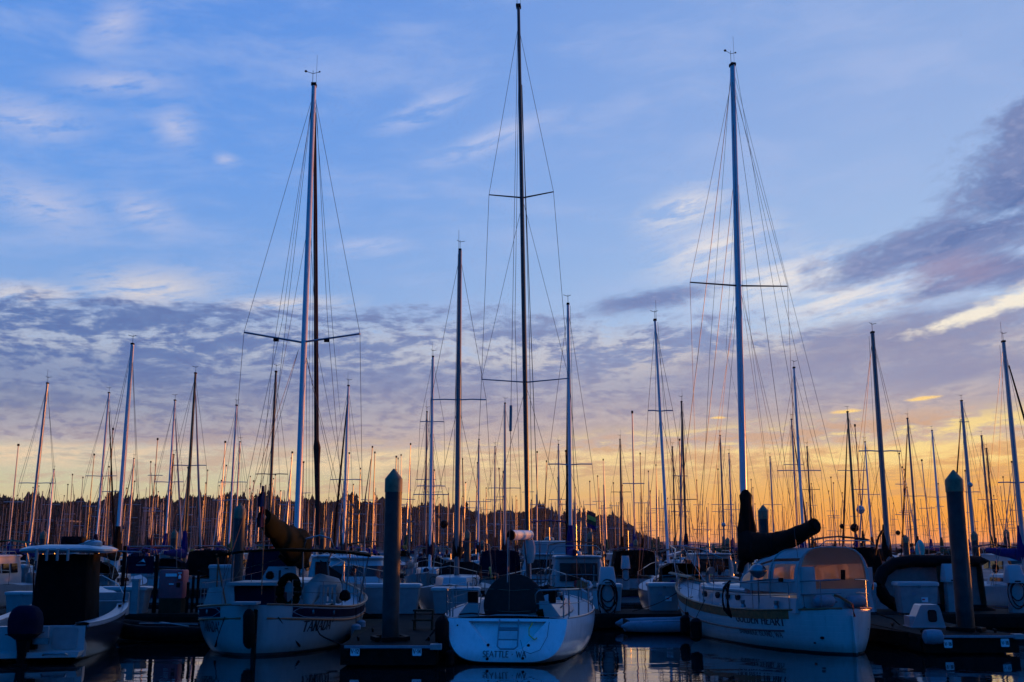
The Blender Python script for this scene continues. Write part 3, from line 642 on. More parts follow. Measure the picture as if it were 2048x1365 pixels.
# ---------- white racing sloop, stern to us
def racing_sloop():
    b = Boat('racing_sloop', 'white racing sloop with tall dark mast, stern ladder and half round grey wheel cover', 'sailboat', (-0.17, 25.0, 0), R(-6))
    h = Hull(11.2, 4.0, (1.02, 1.02, 1.3), .40, .42, .72, .5, .55, .40, 1.0, 2.0, kst=.07)
    b.p('hull', h.topsides(44, 14), 'hull_race')
    def tp(x, z, off=0.0):
        S, K = h.sheer(0), h.keel(0); return Vector((x, h.rakes*((z-K)/(S-K))-off, z))
    # transom with a real recess in its middle
    TZ = [(-.95, .955), (-.40, .35), (.40, .35), (.95, .955)]
    bm = bmesh.new(); ol = [h.P(0, j/18, 1) for j in range(19)]+[h.P(0, j/18, -1) for j in range(17, -1, -1)]
    ov = [bm.verts.new(p) for p in ol]; iv = [bm.verts.new(tp(x, z)) for x, z in TZ]
    es = [bm.edges.new((ov[k], ov[(k+1) % len(ov)])) for k in range(len(ov))]+[bm.edges.new((iv[k], iv[(k+1) % 4])) for k in range(4)]
    bmesh.ops.triangle_fill(bm, edges=es, use_beauty=True)
    bv = [bm.verts.new(tp(x*.94, z*.97+.02, -.16)) for x, z in TZ]
    for k in range(4): bm.faces.new((iv[k], iv[(k+1) % 4], bv[(k+1) % 4], bv[k]))
    bm.faces.new(bv); bmesh.ops.recalc_face_normals(bm, faces=bm.faces)
    me = bpy.data.meshes.new('transom'); bm.to_mesh(me); bm.free(); me.materials.append(MATS['hull_race'])
    tr = bpy.data.objects.new('transom', me); COL.objects.link(tr); tr.parent = b.r
    b.p('deck', h.deck(0.0, 0.02, camber=.07), 'deck_white')
    for s in (1, -1): b.p('toe_rail', h.rail(s, (.02, .025), .02, .98, .02, -.03), 'gelcoat')
    lad = b.p('swim_ladder', MB().sweep([tp(-.18, 1.0, .06), tp(-.19, .42, .10), tp(-.12, .36, .11), tp(.22, .36, .11), tp(.29, .42, .10), tp(.28, 1.0, .06)], .018, 8), 'steel')
    for z in (.56, .78, .82): b.p('rung', MB().tube(tp(-.18, z, .09), tp(.28, z, .09), .016 if z != .78 else .03, 8), 'steel', lad)
    for x, z in ((-.42, .43), (.54, .43), (-.42, .13), (.42, .15), (-1.2, .86)): b.p('drain', MB().sweep([tp(x, z, -.02), tp(x, z, .016)], .035 if z < .8 else .02, 10), 'rubber', tr)
    lt = lettering('SEATTLE · WA', .125, lambda x, z: tp(x-.02, z+.175, .014), .17, .11, .14, False, width=1.02)
    b.p('lettering', lt, 'lettering', tr, False)
    b.p('shore_line', MB().sweep([tp(.35, .55, .05), tp(.42, .32, .06), tp(.60, .26, .06), tp(.82, .34, .06), tp(.98, .62, .05), tp(1.02, .95, .05)], .006, 5), 'rope_dark')
    b.p('hose', MB().sweep([tp(.62, .93, .05), tp(.54, .80, .06), tp(.55, .66, .07), tp(.68, .56, .06), tp(.74, .60, .05)], .016, 6), 'yellow_plastic')
    # cockpit coamings, cabin, wheel
    for s in (1, -1):
        b.p('coaming', MB().loft([[Vector((s*(x+.12*k), y, 1.02+z)) for x, z in ((.78, .0), (.80, .30), (1.08, .32), (1.30, .03))] for k, y in ((-.3, .9), (.3, 1.4), (1, 3.0), (1.2, 4.3))]), 'gelcoat', None, False)
        w = b.p('winch', MB().lathe([(.10, 0), (.09, .05), (.06, .08), (.075, .18), (.07, .20)], (s*1.15, 2.6, 1.36), 12), 'steel')
        b.p('winch', MB().lathe([(.09, 0), (.08, .05), (.05, .08), (.065, .16)], (s*1.05, 3.9, 1.38), 12), 'rubber')
    cab = b.p('cabin', cabin_mb([(x, y) for x, y in [(-1.15, 4.4), (1.15, 4.4), (1.12, 6.0), (.92, 7.6), (.6, 8.6), (-.6, 8.6), (-.92, 7.6), (-1.12, 6.0)]], 1.05, lambda x, y: 1.52-.03*(y-4.4), .84, .07), 'gelcoat')
    for s in (1, -1): b.p('window', MB().loft([[Vector((s*(x), y, z)) for x, z in ((1.13-.03*k, 1.18), (1.07-.03*k, 1.36))]+[Vector((s*(x-.05), y, z)) for x, z in ((1.07-.03*k, 1.36), (1.13-.03*k, 1.18))] for k, y in ((0, 4.8), (1, 5.6), (3, 6.5))]), 'dark_glass', cab, False)
    b.p('companionway', MB().box((0, 4.36, 1.25), (.62, .08, .42)), 'dark_glass', cab, False)
    b.p('instrument_pod', MB().box((0, 4.3, 1.60), (1.7, .12, .10)), 'rubber', cab, False)
    wc = Vector((.07, 1.55, 1.27)); m = MB(); rings = []
    for k, (rr, dy) in enumerate(((.70, .10), (.775, .05), (.78, 0), (.775, -.05), (.62, -.085), (.3, -.095))): rings.append([wc+Vector((rr*math.cos(a), dy, rr*math.sin(a) if math.sin(a) > -.28 else -.28*rr)) for a in (6.2832*j/40 for j in range(40))])
    b.p('wheel_cover', m.loft(rings), 'canvas_grey')
    b.p('pedestal', MB().box((.07, 1.85, 1.1), (.22, .3, .7), taper=(.7, .7)), 'gelcoat')
    for z, w_ in ((.42, .66), (-.10, .76)): b.p('lashing', MB().sweep([wc+Vector((-w_, -.06, z-.01)), wc+Vector((0, -.115, z-.05)), wc+Vector((w_, -.06, z))], .007, 5), 'rope_pale')
    # pushpits
    for s in (-1, 1):
        m = MB(); a = [h.P(0.005, 0, s), h.P(.035, 0, s), h.P(.13, 0, s)]
        st = [Vector((s*.72, a[0].y+.03, 1.05)), a[0]+Vector((-.10*s, .06, .02)), a[1]+Vector((-.06*s, .1, .02)), a[2]+Vector((-.06*s, 0, .02))]
        tops = [st[0]+Vector((s*-.06, .12, .62)), st[1]+Vector((0, .05, .66)), st[2]+Vector((0, 0, .66)), st[3]+Vector((0, 0, .66))]
        m.sweep([st[0], tops[0]-Vector((0, 0, .1)), tops[0]+Vector((s*.08, .03, 0)), tops[1]-Vector((s*.1, 0, 0)), tops[1]+Vector((0, .08, 0)), tops[2], tops[3], st[3]], .021, 8)
        m.sweep([st[0].lerp(tops[0], .5), st[1].lerp(tops[1], .5), st[2].lerp(tops[2], .5), st[3].lerp(tops[3], .5)], .011, 6)
        for k in (1, 2): m.tube(st[k], tops[k], .019, 8)
        b.p('pushpit', m, 'steel')
        prev = tops[3]; prevl = st[3].lerp(tops[3], .5)
        for k, t in enumerate((.28, .42, .56, .70, .84)):
            q = h.P(t, 0, s)+Vector((-.07*s, 0, .02)); up = q+Vector((0, 0, .64)); b.p('stanchion', MB().tube(q, up, .017, 7), 'steel')
            b.p('lifeline', MB().tube(prev, up, .005, 5), 'wire'); md = q.lerp(up, .5); b.p('lifeline', MB().tube(prevl, md, .005, 5), 'wire')
            if s == 1 and k in (1, 2, 3):
                for a_, c_ in ((prev, up), (prevl, md)): b.p('padded_sleeve', MB().sweep([a_.lerp(c_, .06), a_.lerp(c_, .5)-Vector((0, 0, .03)), a_.lerp(c_, .94)], .034, 8), 'canvas_white')
            prev, prevl = up, md
        if s == 1:
            b.p('pulpit', MB().sweep([h.P(.84, 0, -1)+Vector((.07, 0, .66)), h.P(.95, 0, -1)+Vector((0, .1, .7)), Vector((0, 11.15, 2.0)), h.P(.95, 0, 1)+Vector((0, .1, .7)), h.P(.84, 0, 1)+Vector((-.07, 0, .66))], .0145, 8), 'steel')
    b.p('fitting', MB().box((-.95, 1.35, 1.45), (.24, .2, .34)), 'rubber', None, False)
    b.p('fitting', MB().box((1.02, 1.6, 1.5), (.18, .2, .40)), 'rubber', None, False)
    b.p('fitting', MB().box((.86, 1.0, 1.30), (.24, .06, .22)), 'box_white', None, False)
    b.p('outboard_clutter', MB().sweep([(.55, 3.2, 1.5), (.8, 3.0, 1.62), (1.1, 2.7, 1.5), (1.25, 2.5, 1.38)], [.10, .13, .09, .05], 7), 'rubber')
    b.p('sheet', MB().sweep([(-1.2, .7, 1.1), (-.9, .8, 1.12), (-.5, .75, 1.09), (-.2, .85, 1.13)], .02, 6), 'rope_dark')
    b.p('sheet', MB().sweep([(.5, .75, 1.1), (.9, 1.0, 1.16), (1.2, 1.5, 1.2), (1.32, 2.3, 1.3)], .016, 6), 'rope_pale')
    b.p('stern_lamp', MB().sweep([(.70, .72, 1.12), (.86, .72, 1.15)], .10, 10), 'canvas_olive')
    # rig
    base = b.W(1057, 1110, 32.0); base.z = 1.5; top = b.W(1037, 12, 32.0); mo = mast_part(b, base, top, .075, 'mast_dark', .7, 1.5)
    b.p('mast_collar', MB().sweep([base, base.lerp(top, .055)], .09, 10), 'mast_alu', mo)
    masthead(b, mo, top-Vector((0, 0, .05)))
    tips = {}
    for k, (l, r_, c) in enumerate((((978, 390), (1107, 384), (1046, 396)), ((963, 759), (1138, 757), (1052, 765)))):
        cc = b.W(*c, 32.0)
        for s, e in ((-1, l), (1, r_)):
            q = b.W(*e, 31.75); tips[(k, s)] = q; b.p('spreader', MB().sweep([cc, q], [(.05, .022), (.03, .018)], 8), 'mast_dark' if k == 0 else 'mast_alu')
            b.p('shroud', stays([cc+(Vector((0, 0, -.1))), b.W(*(((963, 759), (1138, 757))[(s+1)//2]), 31.75) if k == 0 else h.P(.60, 0, s)], .006), 'wire')
    for s in (-1, 1):
        b.p('shroud', stays([b.W(1037+s*2, 62, 32), tips[(0, s)], tips[(1, s)], h.P(.595, 0, s)+Vector((-.08*s, 0, 0))], .007), 'wire')
    bs = [top+Vector((0, -.15, 0)), b.W(1022, 808, 27.3), b.W(1019, 1080, 26.0), b.W(1018, 1222, 25.5)]
    b.p('backstay', stays(bs, .007), 'wire')
    b.p('stay_tensioner', MB().sweep([b.W(1022, 812, 27.3), b.W(1021, 862, 27.05)], .038, 10), 'mast_grey')
    b.p('backstay_pole', MB().sweep([b.W(1016, 1075, 25.8), b.W(1015, 1165, 25.8)], .014, 6), 'box_white')
    b.p('forestay', stays([top+Vector((0, .1, -.4)), Vector((0, 11.1, 1.3))], .012), 'wire')
    b.p('halyard', stays([top+Vector((.05, -.16, -.3)), b.W(1030, 640, 31.6), base+Vector((-.16, -.25, .4))], .007), 'rope_pale')
    b.p('halyard', stays([b.W(1044, 170, 31.9), b.W(1058, 640, 31.8), b.W(1065, 1050, 31.8)], .009), 'rope_dark')
    g0, g1 = b.W(1060, 1070, 31.8), b.W(1022, 1071, 27.6)
    bo = b.p('boom', MB().sweep([g0, g1], (.115, .135), 12), 'mast_white'); b.p('end_cap', MB().sweep([g1, g1+(g1-g0).normalized()*.06], [(.125, .145), (.10, .12)], 12), 'rubber', bo)
    b.p('boom_vang', MB().tube(g0.lerp(g1, .35), base+Vector((0, -.1, .1)), .02, 6), 'wire')
    b.p('mainsheet', MB().tube(g1.lerp(g0, .2), Vector((0, 2.6, 1.15)), .014, 6), 'rope_dark')
    b.p('sail_bag', MB().sweep([b.W(1058, 1080, 31.2), b.W(1058, 1095, 31.2), b.W(1059, 1115, 31.2), b.W(1061, 1127, 31.2)], [(.14, .12), (.20, .16), (.17, .14), (.08, .08)], 10), 'canvas_white')

    return b
SLOOP = racing_sloop()

# ---------- canoe-stern cutter with the white cockpit enclosure
def heart():
    b = Boat('canoe_stern_cutter', 'white canoe stern cutter with teak rail and white cockpit enclosure, gold sunset in its windows', 'sailboat', (8.80, 27.4, 0), R(15.2))
    h = Hull(10.4, 3.45, (1.14, 1.02, 1.62), .5, .46, 0, .7, 0, .62, 1.05, 2.2, 3.1)
    b.p('hull', h.topsides(50, 14), 'hull_heart')
    b.p('deck', h.deck(.10, .03, .005, .995), 'deck_white')
    for s in (1, -1):
        b.p('bulwark', MB().grid([[h.at_z(t, h.sheer(t)-d, s, .008) for d in (0, .08, .16, .22)] for t in (.10+.88*i/40 for i in range(41))]), 'teak')
        b.p('cap_rail', h.rail(s, (.05, .028), .004, .995, .02), 'teak')
        b.p('rubbing_strake', MB().sweep([h.at_z(t, h.sheer(t)-.52, s, .012) for t in (.12+.80*i/40 for i in range(41))], (.02, .026), 6), 'lettering_red')
    bow_text(b, h, -1, 1515, 'GOLDEN HEART', .655, .20, 2.02, 'lettering', thick=.24, thin=.13)
    bow_text(b, h, -1, 1519, 'BAINBRIDGE ISLAND, WA', .34, .13, 1.80, 'lettering', thick=.20, thin=.12, gap=.16)
    # rudder, tiller head, through-hulls
    b.p('rudder', MB().prism([(.06, 1.0), (.10, -.4), (-.16, -.4), (-.13, .1), (-.07, .95)], lambda y, z: Vector((-.022, y, z)), lambda y, z: Vector((.022, y, z))), 'hull_heart', None, False)
    b.p('tiller', MB().sweep([(0, -.12, .95), (0, -.05, 1.25), (0, .5, 1.42), (0, 1.1, 1.5)], [.035, .04, .035, .025], 8), 'teak')
    for px, z, r in ((1645, .40, .055), (1630, .26, .035), (1705, .6, .02)): 
        t = b.t_at(h, px, z, -1) if px < 1690 else .03; q = h.at_z(t, z, -1 if px < 1690 else 1, .0); b.p('through_hull', MB().lathe([(r*.5, -r*.6), (r, -r*.3), (r, r*.3), (r*.5, r*.6)], q, 10), 'rubber')
    # coach roof with ports
    out = [(-1.12, 3.6), (1.12, 3.6), (1.14, 5.6), (1.0, 6.8), (.75, 7.7), (-.75, 7.7), (-1.0, 6.8), (-1.14, 5.6)]
    cab = b.p('cabin', cabin_mb(out, .95, 1.58, .90, .08), 'gelcoat')
    for s in (1, -1):
        for y in (4.1, 4.75, 5.4, 6.3): b.p('porthole', MB().sweep([(s*1.07, y, 1.27), (s*1.16, y, 1.27)], .095, 14), 'dark_glass', cab)
        b.p('grab_rail', MB().sweep([(s*.8, 4.0, 1.60), (s*.85, 4.1, 1.70), (s*.85, 6.2, 1.70), (s*.75, 6.4, 1.60)], .022, 6), 'teak', cab)
        b.p('eyebrow', MB().sweep([(s*1.06, 3.7, 1.46), (s*1.08, 5.6, 1.46), (s*.95, 6.8, 1.46)], .06, 7), 'gelcoat', cab)
    b.p('dorade_vent', MB().sweep([(-.7, 6.9, 1.55), (-.7, 6.9, 1.85), (-.7, 6.75, 1.98), (-.7, 6.6, 1.98)], [.07, .07, .09, .12], 10), 'steel')
    b.p('coaming', MB().loft([[Vector((x, y, z)) for x, z in ((-1.2, 1.0), (-1.15, 1.38), (1.15, 1.38), (1.2, 1.0))] for y in (.75, 3.7)]), 'gelcoat', None, False)
    # cockpit enclosure: canvas roof over arches, clear panels in the sides
    AR = [(.75, 1.10, 2.70, 1.34), (2.1, 1.15, 2.66, 1.34), (3.25, 1.12, 2.42, 1.36), (4.15, .98, 2.02, 1.50)]
    def ap(i, a, off=0.0):                       # i between arches, a in degrees from starboard over the top
        k = min(int(i), len(AR)-2); f = i-k
        y, hw, zt, zb = (AR[k][q]*(1-f)+AR[k+1][q]*f for q in range(4))
        c, s_ = math.cos(R(a)), math.sin(R(a)); e = .55
        return Vector(((hw+off)*math.copysign(abs(c)**e, c), y, zb+(zt-zb+off)*abs(s_)**.62))
    en = b.p('enclosure_roof', MB().grid([[ap(i*.25, a) for a in range(38, 143, 7)] for i in range(13)]), 'canvas_white')
    for i in range(4): b.p('hoop', MB().sweep([ap(min(i, 2.999), a, .012) for a in range(0, 181, 6)], .018, 6), 'canvas_white', en)
    for s, (a0, a1) in ((1, (2, 38)), (-1, (178, 142))):
        for i in range(3):
            def pn(u, v, off=0.0): return ap(min(2.999, i+u), a0+(a1-a0)*v, off)
            b.p('clear_panel', MB().grid([[pn(.12+.76*u/6, .30+.56*v/4) for v in range(5)] for u in range(7)]), 'clear_vinyl', en)
            fr = MB()
            fr.grid([[pn(u/6, v/2*.30) for v in range(3)] for u in range(7)]); fr.grid([[pn(u/6, .86+v/2*.14) for v in range(3)] for u in range(7)])
            fr.grid([[pn(u/2*.12, .30+.56*v/4) for v in range(5)] for u in range(3)]); fr.grid([[pn(.88+u/2*.12, .30+.56*v/4) for v in range(5)] for u in range(3)])
            b.p('side_curtain', fr, 'canvas_white', en)
    def bk(u, v):                                # aft curtain, u across, v up
        a = 180-u*180; top = ap(0, a); z0 = 1.18
        return Vector((top.x, .72, z0+(top.z-z0)*v))
    def bx(x, z): return Vector((x, .73, z))
    arch = [ap(0, a) for a in range(0, 181, 6)]
    inner = [Vector((p.x*.90, .73, 1.62+(p.z-1.34)*.80)) for p in arch]
    m = MB(); n = len(arch); m.add([Vector((p.x, .73, p.z)) for p in arch]+inner, [(j, j+1, n+j+1, n+j) for j in range(n-1)])
    m.add([bx(-1.10, 1.05), bx(1.10, 1.05), Vector((inner[0].x, .73, inner[0].z)), Vector((inner[-1].x, .73, inner[-1].z)), bx(1.10, 1.34), bx(-1.10, 1.34)], [(0, 1, 4, 2, 3, 5)])
    b.p('aft_curtain', m, 'canvas_white', en, False)
    b.p('clear_panel', MB().add(inner, [tuple(range(n))]), 'clear_vinyl', en, False)
    for x in (-.35, .42): b.p('curtain_strut', MB().tube((x, 1.5, 1.4), (x*1.5, 1.1, 2.4), .014, 6), 'steel', en)
    # rails aft
    for s in (1, -1):
        for z, r in ((.74, .017), (.40, .013)):
            b.p('stern_rail', MB().sweep([h.P(t, 0, s)+Vector((-.03*s, .05 if t < .03 else 0, z)) for t in (.004, .012, .03, .06, .11, .18, .27, .36)], r, 7), 'steel')
        for t in (.03, .10, .20, .36): b.p('stanchion', MB().tube(h.P(t, 0, s)+Vector((-.03*s, 0, 0)), h.P(t, 0, s)+Vector((-.03*s, 0, .74)), .0125, 7), 'steel')
        pv = h.P(.36, 0, s)+Vector((-.03*s, 0, .74))
        for t in (.5, .63, .76, .88):
            q = h.P(t, 0, s)+Vector((-.04*s, 0, 0)); u = q+Vector((0, 0, .70)); b.p('stanchion', MB().tube(q, u, .0125, 7), 'steel'); b.p('lifeline', MB().tube(pv, u, .005, 5), 'wire'); b.p('lifeline', MB().tube(pv-Vector((0, 0, .34)), u-Vector((0, 0, .34)), .005, 5), 'wire'); pv = u
        b.p('pulpit', MB().sweep([h.P(.86, 0, s)+Vector((0, 0, .02)), h.P(.86, 0, s)+Vector((0, .05, .95)), h.P(.94, 0, s)+Vector((.02*s, .1, 1.15)), Vector((.22*s, 10.9, 1.62+1.15)), Vector((0, 11.3, 1.62+1.12))], .018, 8), 'steel')
        b.p('pulpit', MB().sweep([h.P(.93, 0, s)+Vector((0, 0, .02)), Vector((.22*s, 10.8, 1.65+1.1))], .014, 8), 'steel')
    b.p('bowsprit', MB().sweep([(0, 9.6, 1.66), (0, 11.4, 1.78)], [(.16, .06), (.11, .05)], 8), 'teak')
    # gear on the stern
    for s in (1, -1):
        for t in (.16, .30): 
            q = h.P(t, 0, s)+Vector((-.22*s, 0, .06)); b.p('winch', MB().lathe([(.09, 0), (.08, .06), (.05, .09), (.065, .18), (.06, .20)], q, 12), 'steel')
        for t in (.07, .40, .62, .80): q = h.P(t, 0, s)+Vector((-.10*s, 0, .06)); b.p('deck_cleat', MB().sweep([q+Vector((0, -.12, .02)), q, q+Vector((0, .12, .02))], .02, 6), 'steel')
        b.p('rail_block', MB().box(h.P(.12, 0, s)+Vector((-.03*s, 0, .80)), (.06, .16, .10)), 'rubber', None, False)
    ct = b.W(1516, 1142, 28.9)
    k = b.p('kettle_grill', MB().lathe([(.04, -.20), (.16, -.15), (.235, -.03), (.245, .0), (.24, .03), (.17, .13), (.10, .17), (.02, .19)], ct, 18), 'steel'); b.p('grill_post', MB().tube(ct-Vector((0, 0, .2)), ct-Vector((-.05, -.1, .85)), .014, 6), 'steel', k)
    for px, Y, dx in ((1648, 27.75, .2), (1712, 28.1, .18)):
        c = b.W(px, 1203, Y); b.p('gas_tank', MB().sweep([c+Vector((-.30, -.02, 0)), c+Vector((-.26, -.02, 0)), c+Vector((-.2, 0, 0)), c+Vector((.2, 0, 0)), c+Vector((.26, 0, 0)), c+Vector((.30, 0, 0)), c+Vector((.38, 0, 0))], [.03, .12, .155, .155, .12, .05, .04], 14), 'tube_grey')
    c = b.W(1612, 1162, 28.0); b.p('canvas_bag', cabin_mb([(c.x+x, c.y+y) for x, y in rrect(.46, .3, .06, 2)], c.z-.36, c.z+.36, .96, .03), 'canvas_white')
    c = b.W(1738, 1152, 28.6); b.p('motor_bracket', MB().box(c, (.20, .05, .46)), 'box_white', None, False)
    b.p('danbuoy', MB().sweep([b.W(1745, 1180, 28.8), b.W(1750, 1110, 28.9), b.W(1757, 1075, 29.0), b.W(1765, 1062, 29.1)], [.02, .03, .03, .035], 8), 'rubber')
    b.p('lamp', MB().sweep([b.W(1686, 1140, 27.9), b.W(1686, 1160, 27.9)], .06, 10), 'rubber')
    # rig
    base = b.W(1490, 1130, 32.4); base.z = 1.55; top = b.W(1465, 132, 32.4); mo = mast_part(b, base, top, .095, 'mast_white', .8, 1.5)
    masthead(b, mo, top)
    tp = {}
    for s, e in ((-1, (1380, 565)), (1, (1575, 573))):
        tp[s] = b.W(*e, 32.2); b.p('spreader', MB().sweep([b.W(1477, 572, 32.4), tp[s]], [(.05, .03), (.035, .022)], 8), 'mast_dark')
        b.p('shroud', stays([b.W(1464+s*4, 178, 32.4), tp[s], h.P(.52, 0, s)+Vector((0, 0, .05))], .007), 'wire')
        b.p('shroud', stays([b.W(1472+s*4, 360, 32.4), b.W(1477+s*9, 590, 32.4), h.P(.50, 0, s)], .006), 'wire'); b.p('shroud', stays([b.W(1479+s*4, 590, 32.4), h.P(.44, 0, s)], .006), 'wire'); b.p('shroud', stays([b.W(1479+s*4, 590, 32.4), h.P(.60, 0, s)], .006), 'wire')
        b.p('backstay', stays([b.W(1466+s*3, 150, 32.4), h.P(.06, 0, s)+Vector((0, 0, .05))], .007), 'wire')
        b.p('running_backstay', stays([b.W(1466+s*3, 170, 32.4), h.P(.22, 0, s)+Vector((0, 0, .05))], .006), 'rope_dark')
        b.p('lazy_jack', stays([b.W(1474+s*3, 370, 32.4), b.W(1478+s*26, 700, 31.2), b.W(1545+s*8, 1080, 29.8)], .005), 'rope_dark')
    b.p('forestay', stays([top, Vector((0, 11.3, 1.8))], .011), 'wire'); b.p('inner_forestay', stays([b.W(1471, 330, 32.5), Vector((0, 9.6, 1.7))], .010), 'wire')
    b.p('halyard', stays([top+Vector((-.12, -.1, -.2)), b.W(1420, 700, 31), b.W(1400, 1130, 31)], .006), 'rope_dark'); b.p('halyard', stays([b.W(1467, 250, 32), b.W(1482, 700, 32), b.W(1479, 980, 32)], .006), 'rope_pale')
    b.p('topping_lift', stays([top+Vector((0, -.2, 0)), b.W(1628, 1048, 28.2)], .006), 'rope_dark')
    g0, g1 = b.W(1491, 1092, 32.1), b.W(1630, 1052, 28.0)
    cv = MB(); n = 14; pts = [g0.lerp(g1, k/n)+Vector((0, 0, -.18*math.sin(math.pi*k/n))) for k in range(n+1)]
    cv.sweep(pts, [(.27-.10*(k/n)+.006*math.sin(k*2.3), .47-.27*(k/n)**.8+.012*math.sin(k*1.9)) for k in range(n+1)], 16)
    mz = [985, 992, 1010, 1035, 1060, 1085, 1105, 1122]; rr = [.115, .17, .20, .235, .27, .30, .31, .22]
    ax = (g1-g0).normalized()
    cv.sweep([b.W(1489, y, 32.35)+ax*(r-.10) for y, r in zip(mz, rr)], [(.17+.04*i/7, r+.03*math.sin(i*2)) for i, r in enumerate(rr)], 16, True, (-1, .3, 0))
    so = b.p('sail_cover', cv, 'canvas_brown')
    for k in (3, 7, 11):
        q = pts[k]; b.p('sail_tie', MB().sweep([q-ax*.02, q+ax*.02], (.27-.10*(k/n)+.014, .47-.27*(k/n)**.8+.014), 16), 'rope_dark', so)
    b.p('boom_end', MB().sweep([g1-ax*.05, g1+ax*.10], [(.10, .12), (.09, .11)], 10), 'rubber', so)
    b.p('staysail_bag', MB().sweep([b.W(1540, 1108, 32.2), b.W(1500, 1112, 32.2), b.W(1484, 1128, 32.2), b.W(1480, 1145, 32.2)], .10, 10), 'canvas_brown')
    cr = b.W(1452, 1165, 29.6); b.p('boat_hook', MB().tube(b.W(1445, 1168, 29.6), b.W(1560, 1158, 28.6), .02, 6), 'steel')
    return b, h
HEART, HH = heart()
def hang(name, label, cat, pts, rad, m, group=None, n=14):
    c = Vector(pts[0]); t = thing(name, label, cat, (c.x, c.y, min(p[2] for p in pts)), 0, group); off = Vector(t.location)
    MB().sweep([Vector(p)-off for p in pts], rad, n).build('body', m, t); return t, off
def fender(px, py0, py1, Y, r, label, m='rubber', rope_to=None):
    a, b_ = at(px, py0, Y), at(px, py1, Y); ps = [a.lerp(b_, k) for k in (0, .06, .16, .5, .84, .94, 1)]
    t, off = hang('fender', label, 'fender', ps, [r*.25, r*.7, r, r, r, r*.7, r*.2], m, 'fenders hung along the near hulls')
    if rope_to: MB().tube(a-off, at(*rope_to, Y+.15)-off, .010, 5).build('rope', 'rope_dark', t)
fender(1392, 1236, 1284, 29.6, .165, 'fat black fender under the bow rope of the canoe stern cutter', rope_to=(1410, 1200))
fender(1370, 1230, 1270, 32.0, .15, 'black fender farthest forward on the canoe stern cutter', rope_to=(1374, 1195))
fender(498, 1218, 1298, 26.45, .15, 'long black fender hanging beside the brown rudder', rope_to=(498, 1205))
fender(712, 1248, 1276, 29.3, .14, 'pale round fender between the double ender and the pier', 'tube_grey', (712, 1215))
fender(722, 1240, 1266, 30.2, .13, 'pale smaller fender farther along the double ender', 'tube_grey', (722, 1212))
fender(884, 1232, 1312, 25.4, .17, 'black fender squeezed between the racing sloop and the pier', rope_to=(892, 1225))
fender(900, 1300, 1334, 24.9, .10, 'dark fender end dipping in the water by the sloop stern')
fender(1376, 1224, 1232, 33.5, .10, 'small dark fender by the cutter bow')
# rope coil on the cutter's rail
c0 = at(1452, 1172, 29.5); t = thing('rope_coil', 'dark rope coil hung on the rail of the canoe stern cutter', 'rope', c0)
for k in range(5):
    MB().sweep([Vector((.02*k-.04+.07*math.sin(a)+.02*k*math.cos(a*2), .02*math.cos(a*3+k), -.36+(.34+.04*k)*math.cos(a))) for a in (6.2832*j/18 for j in range(19))], .022, 6).build('loop', 'rope_dark', t)

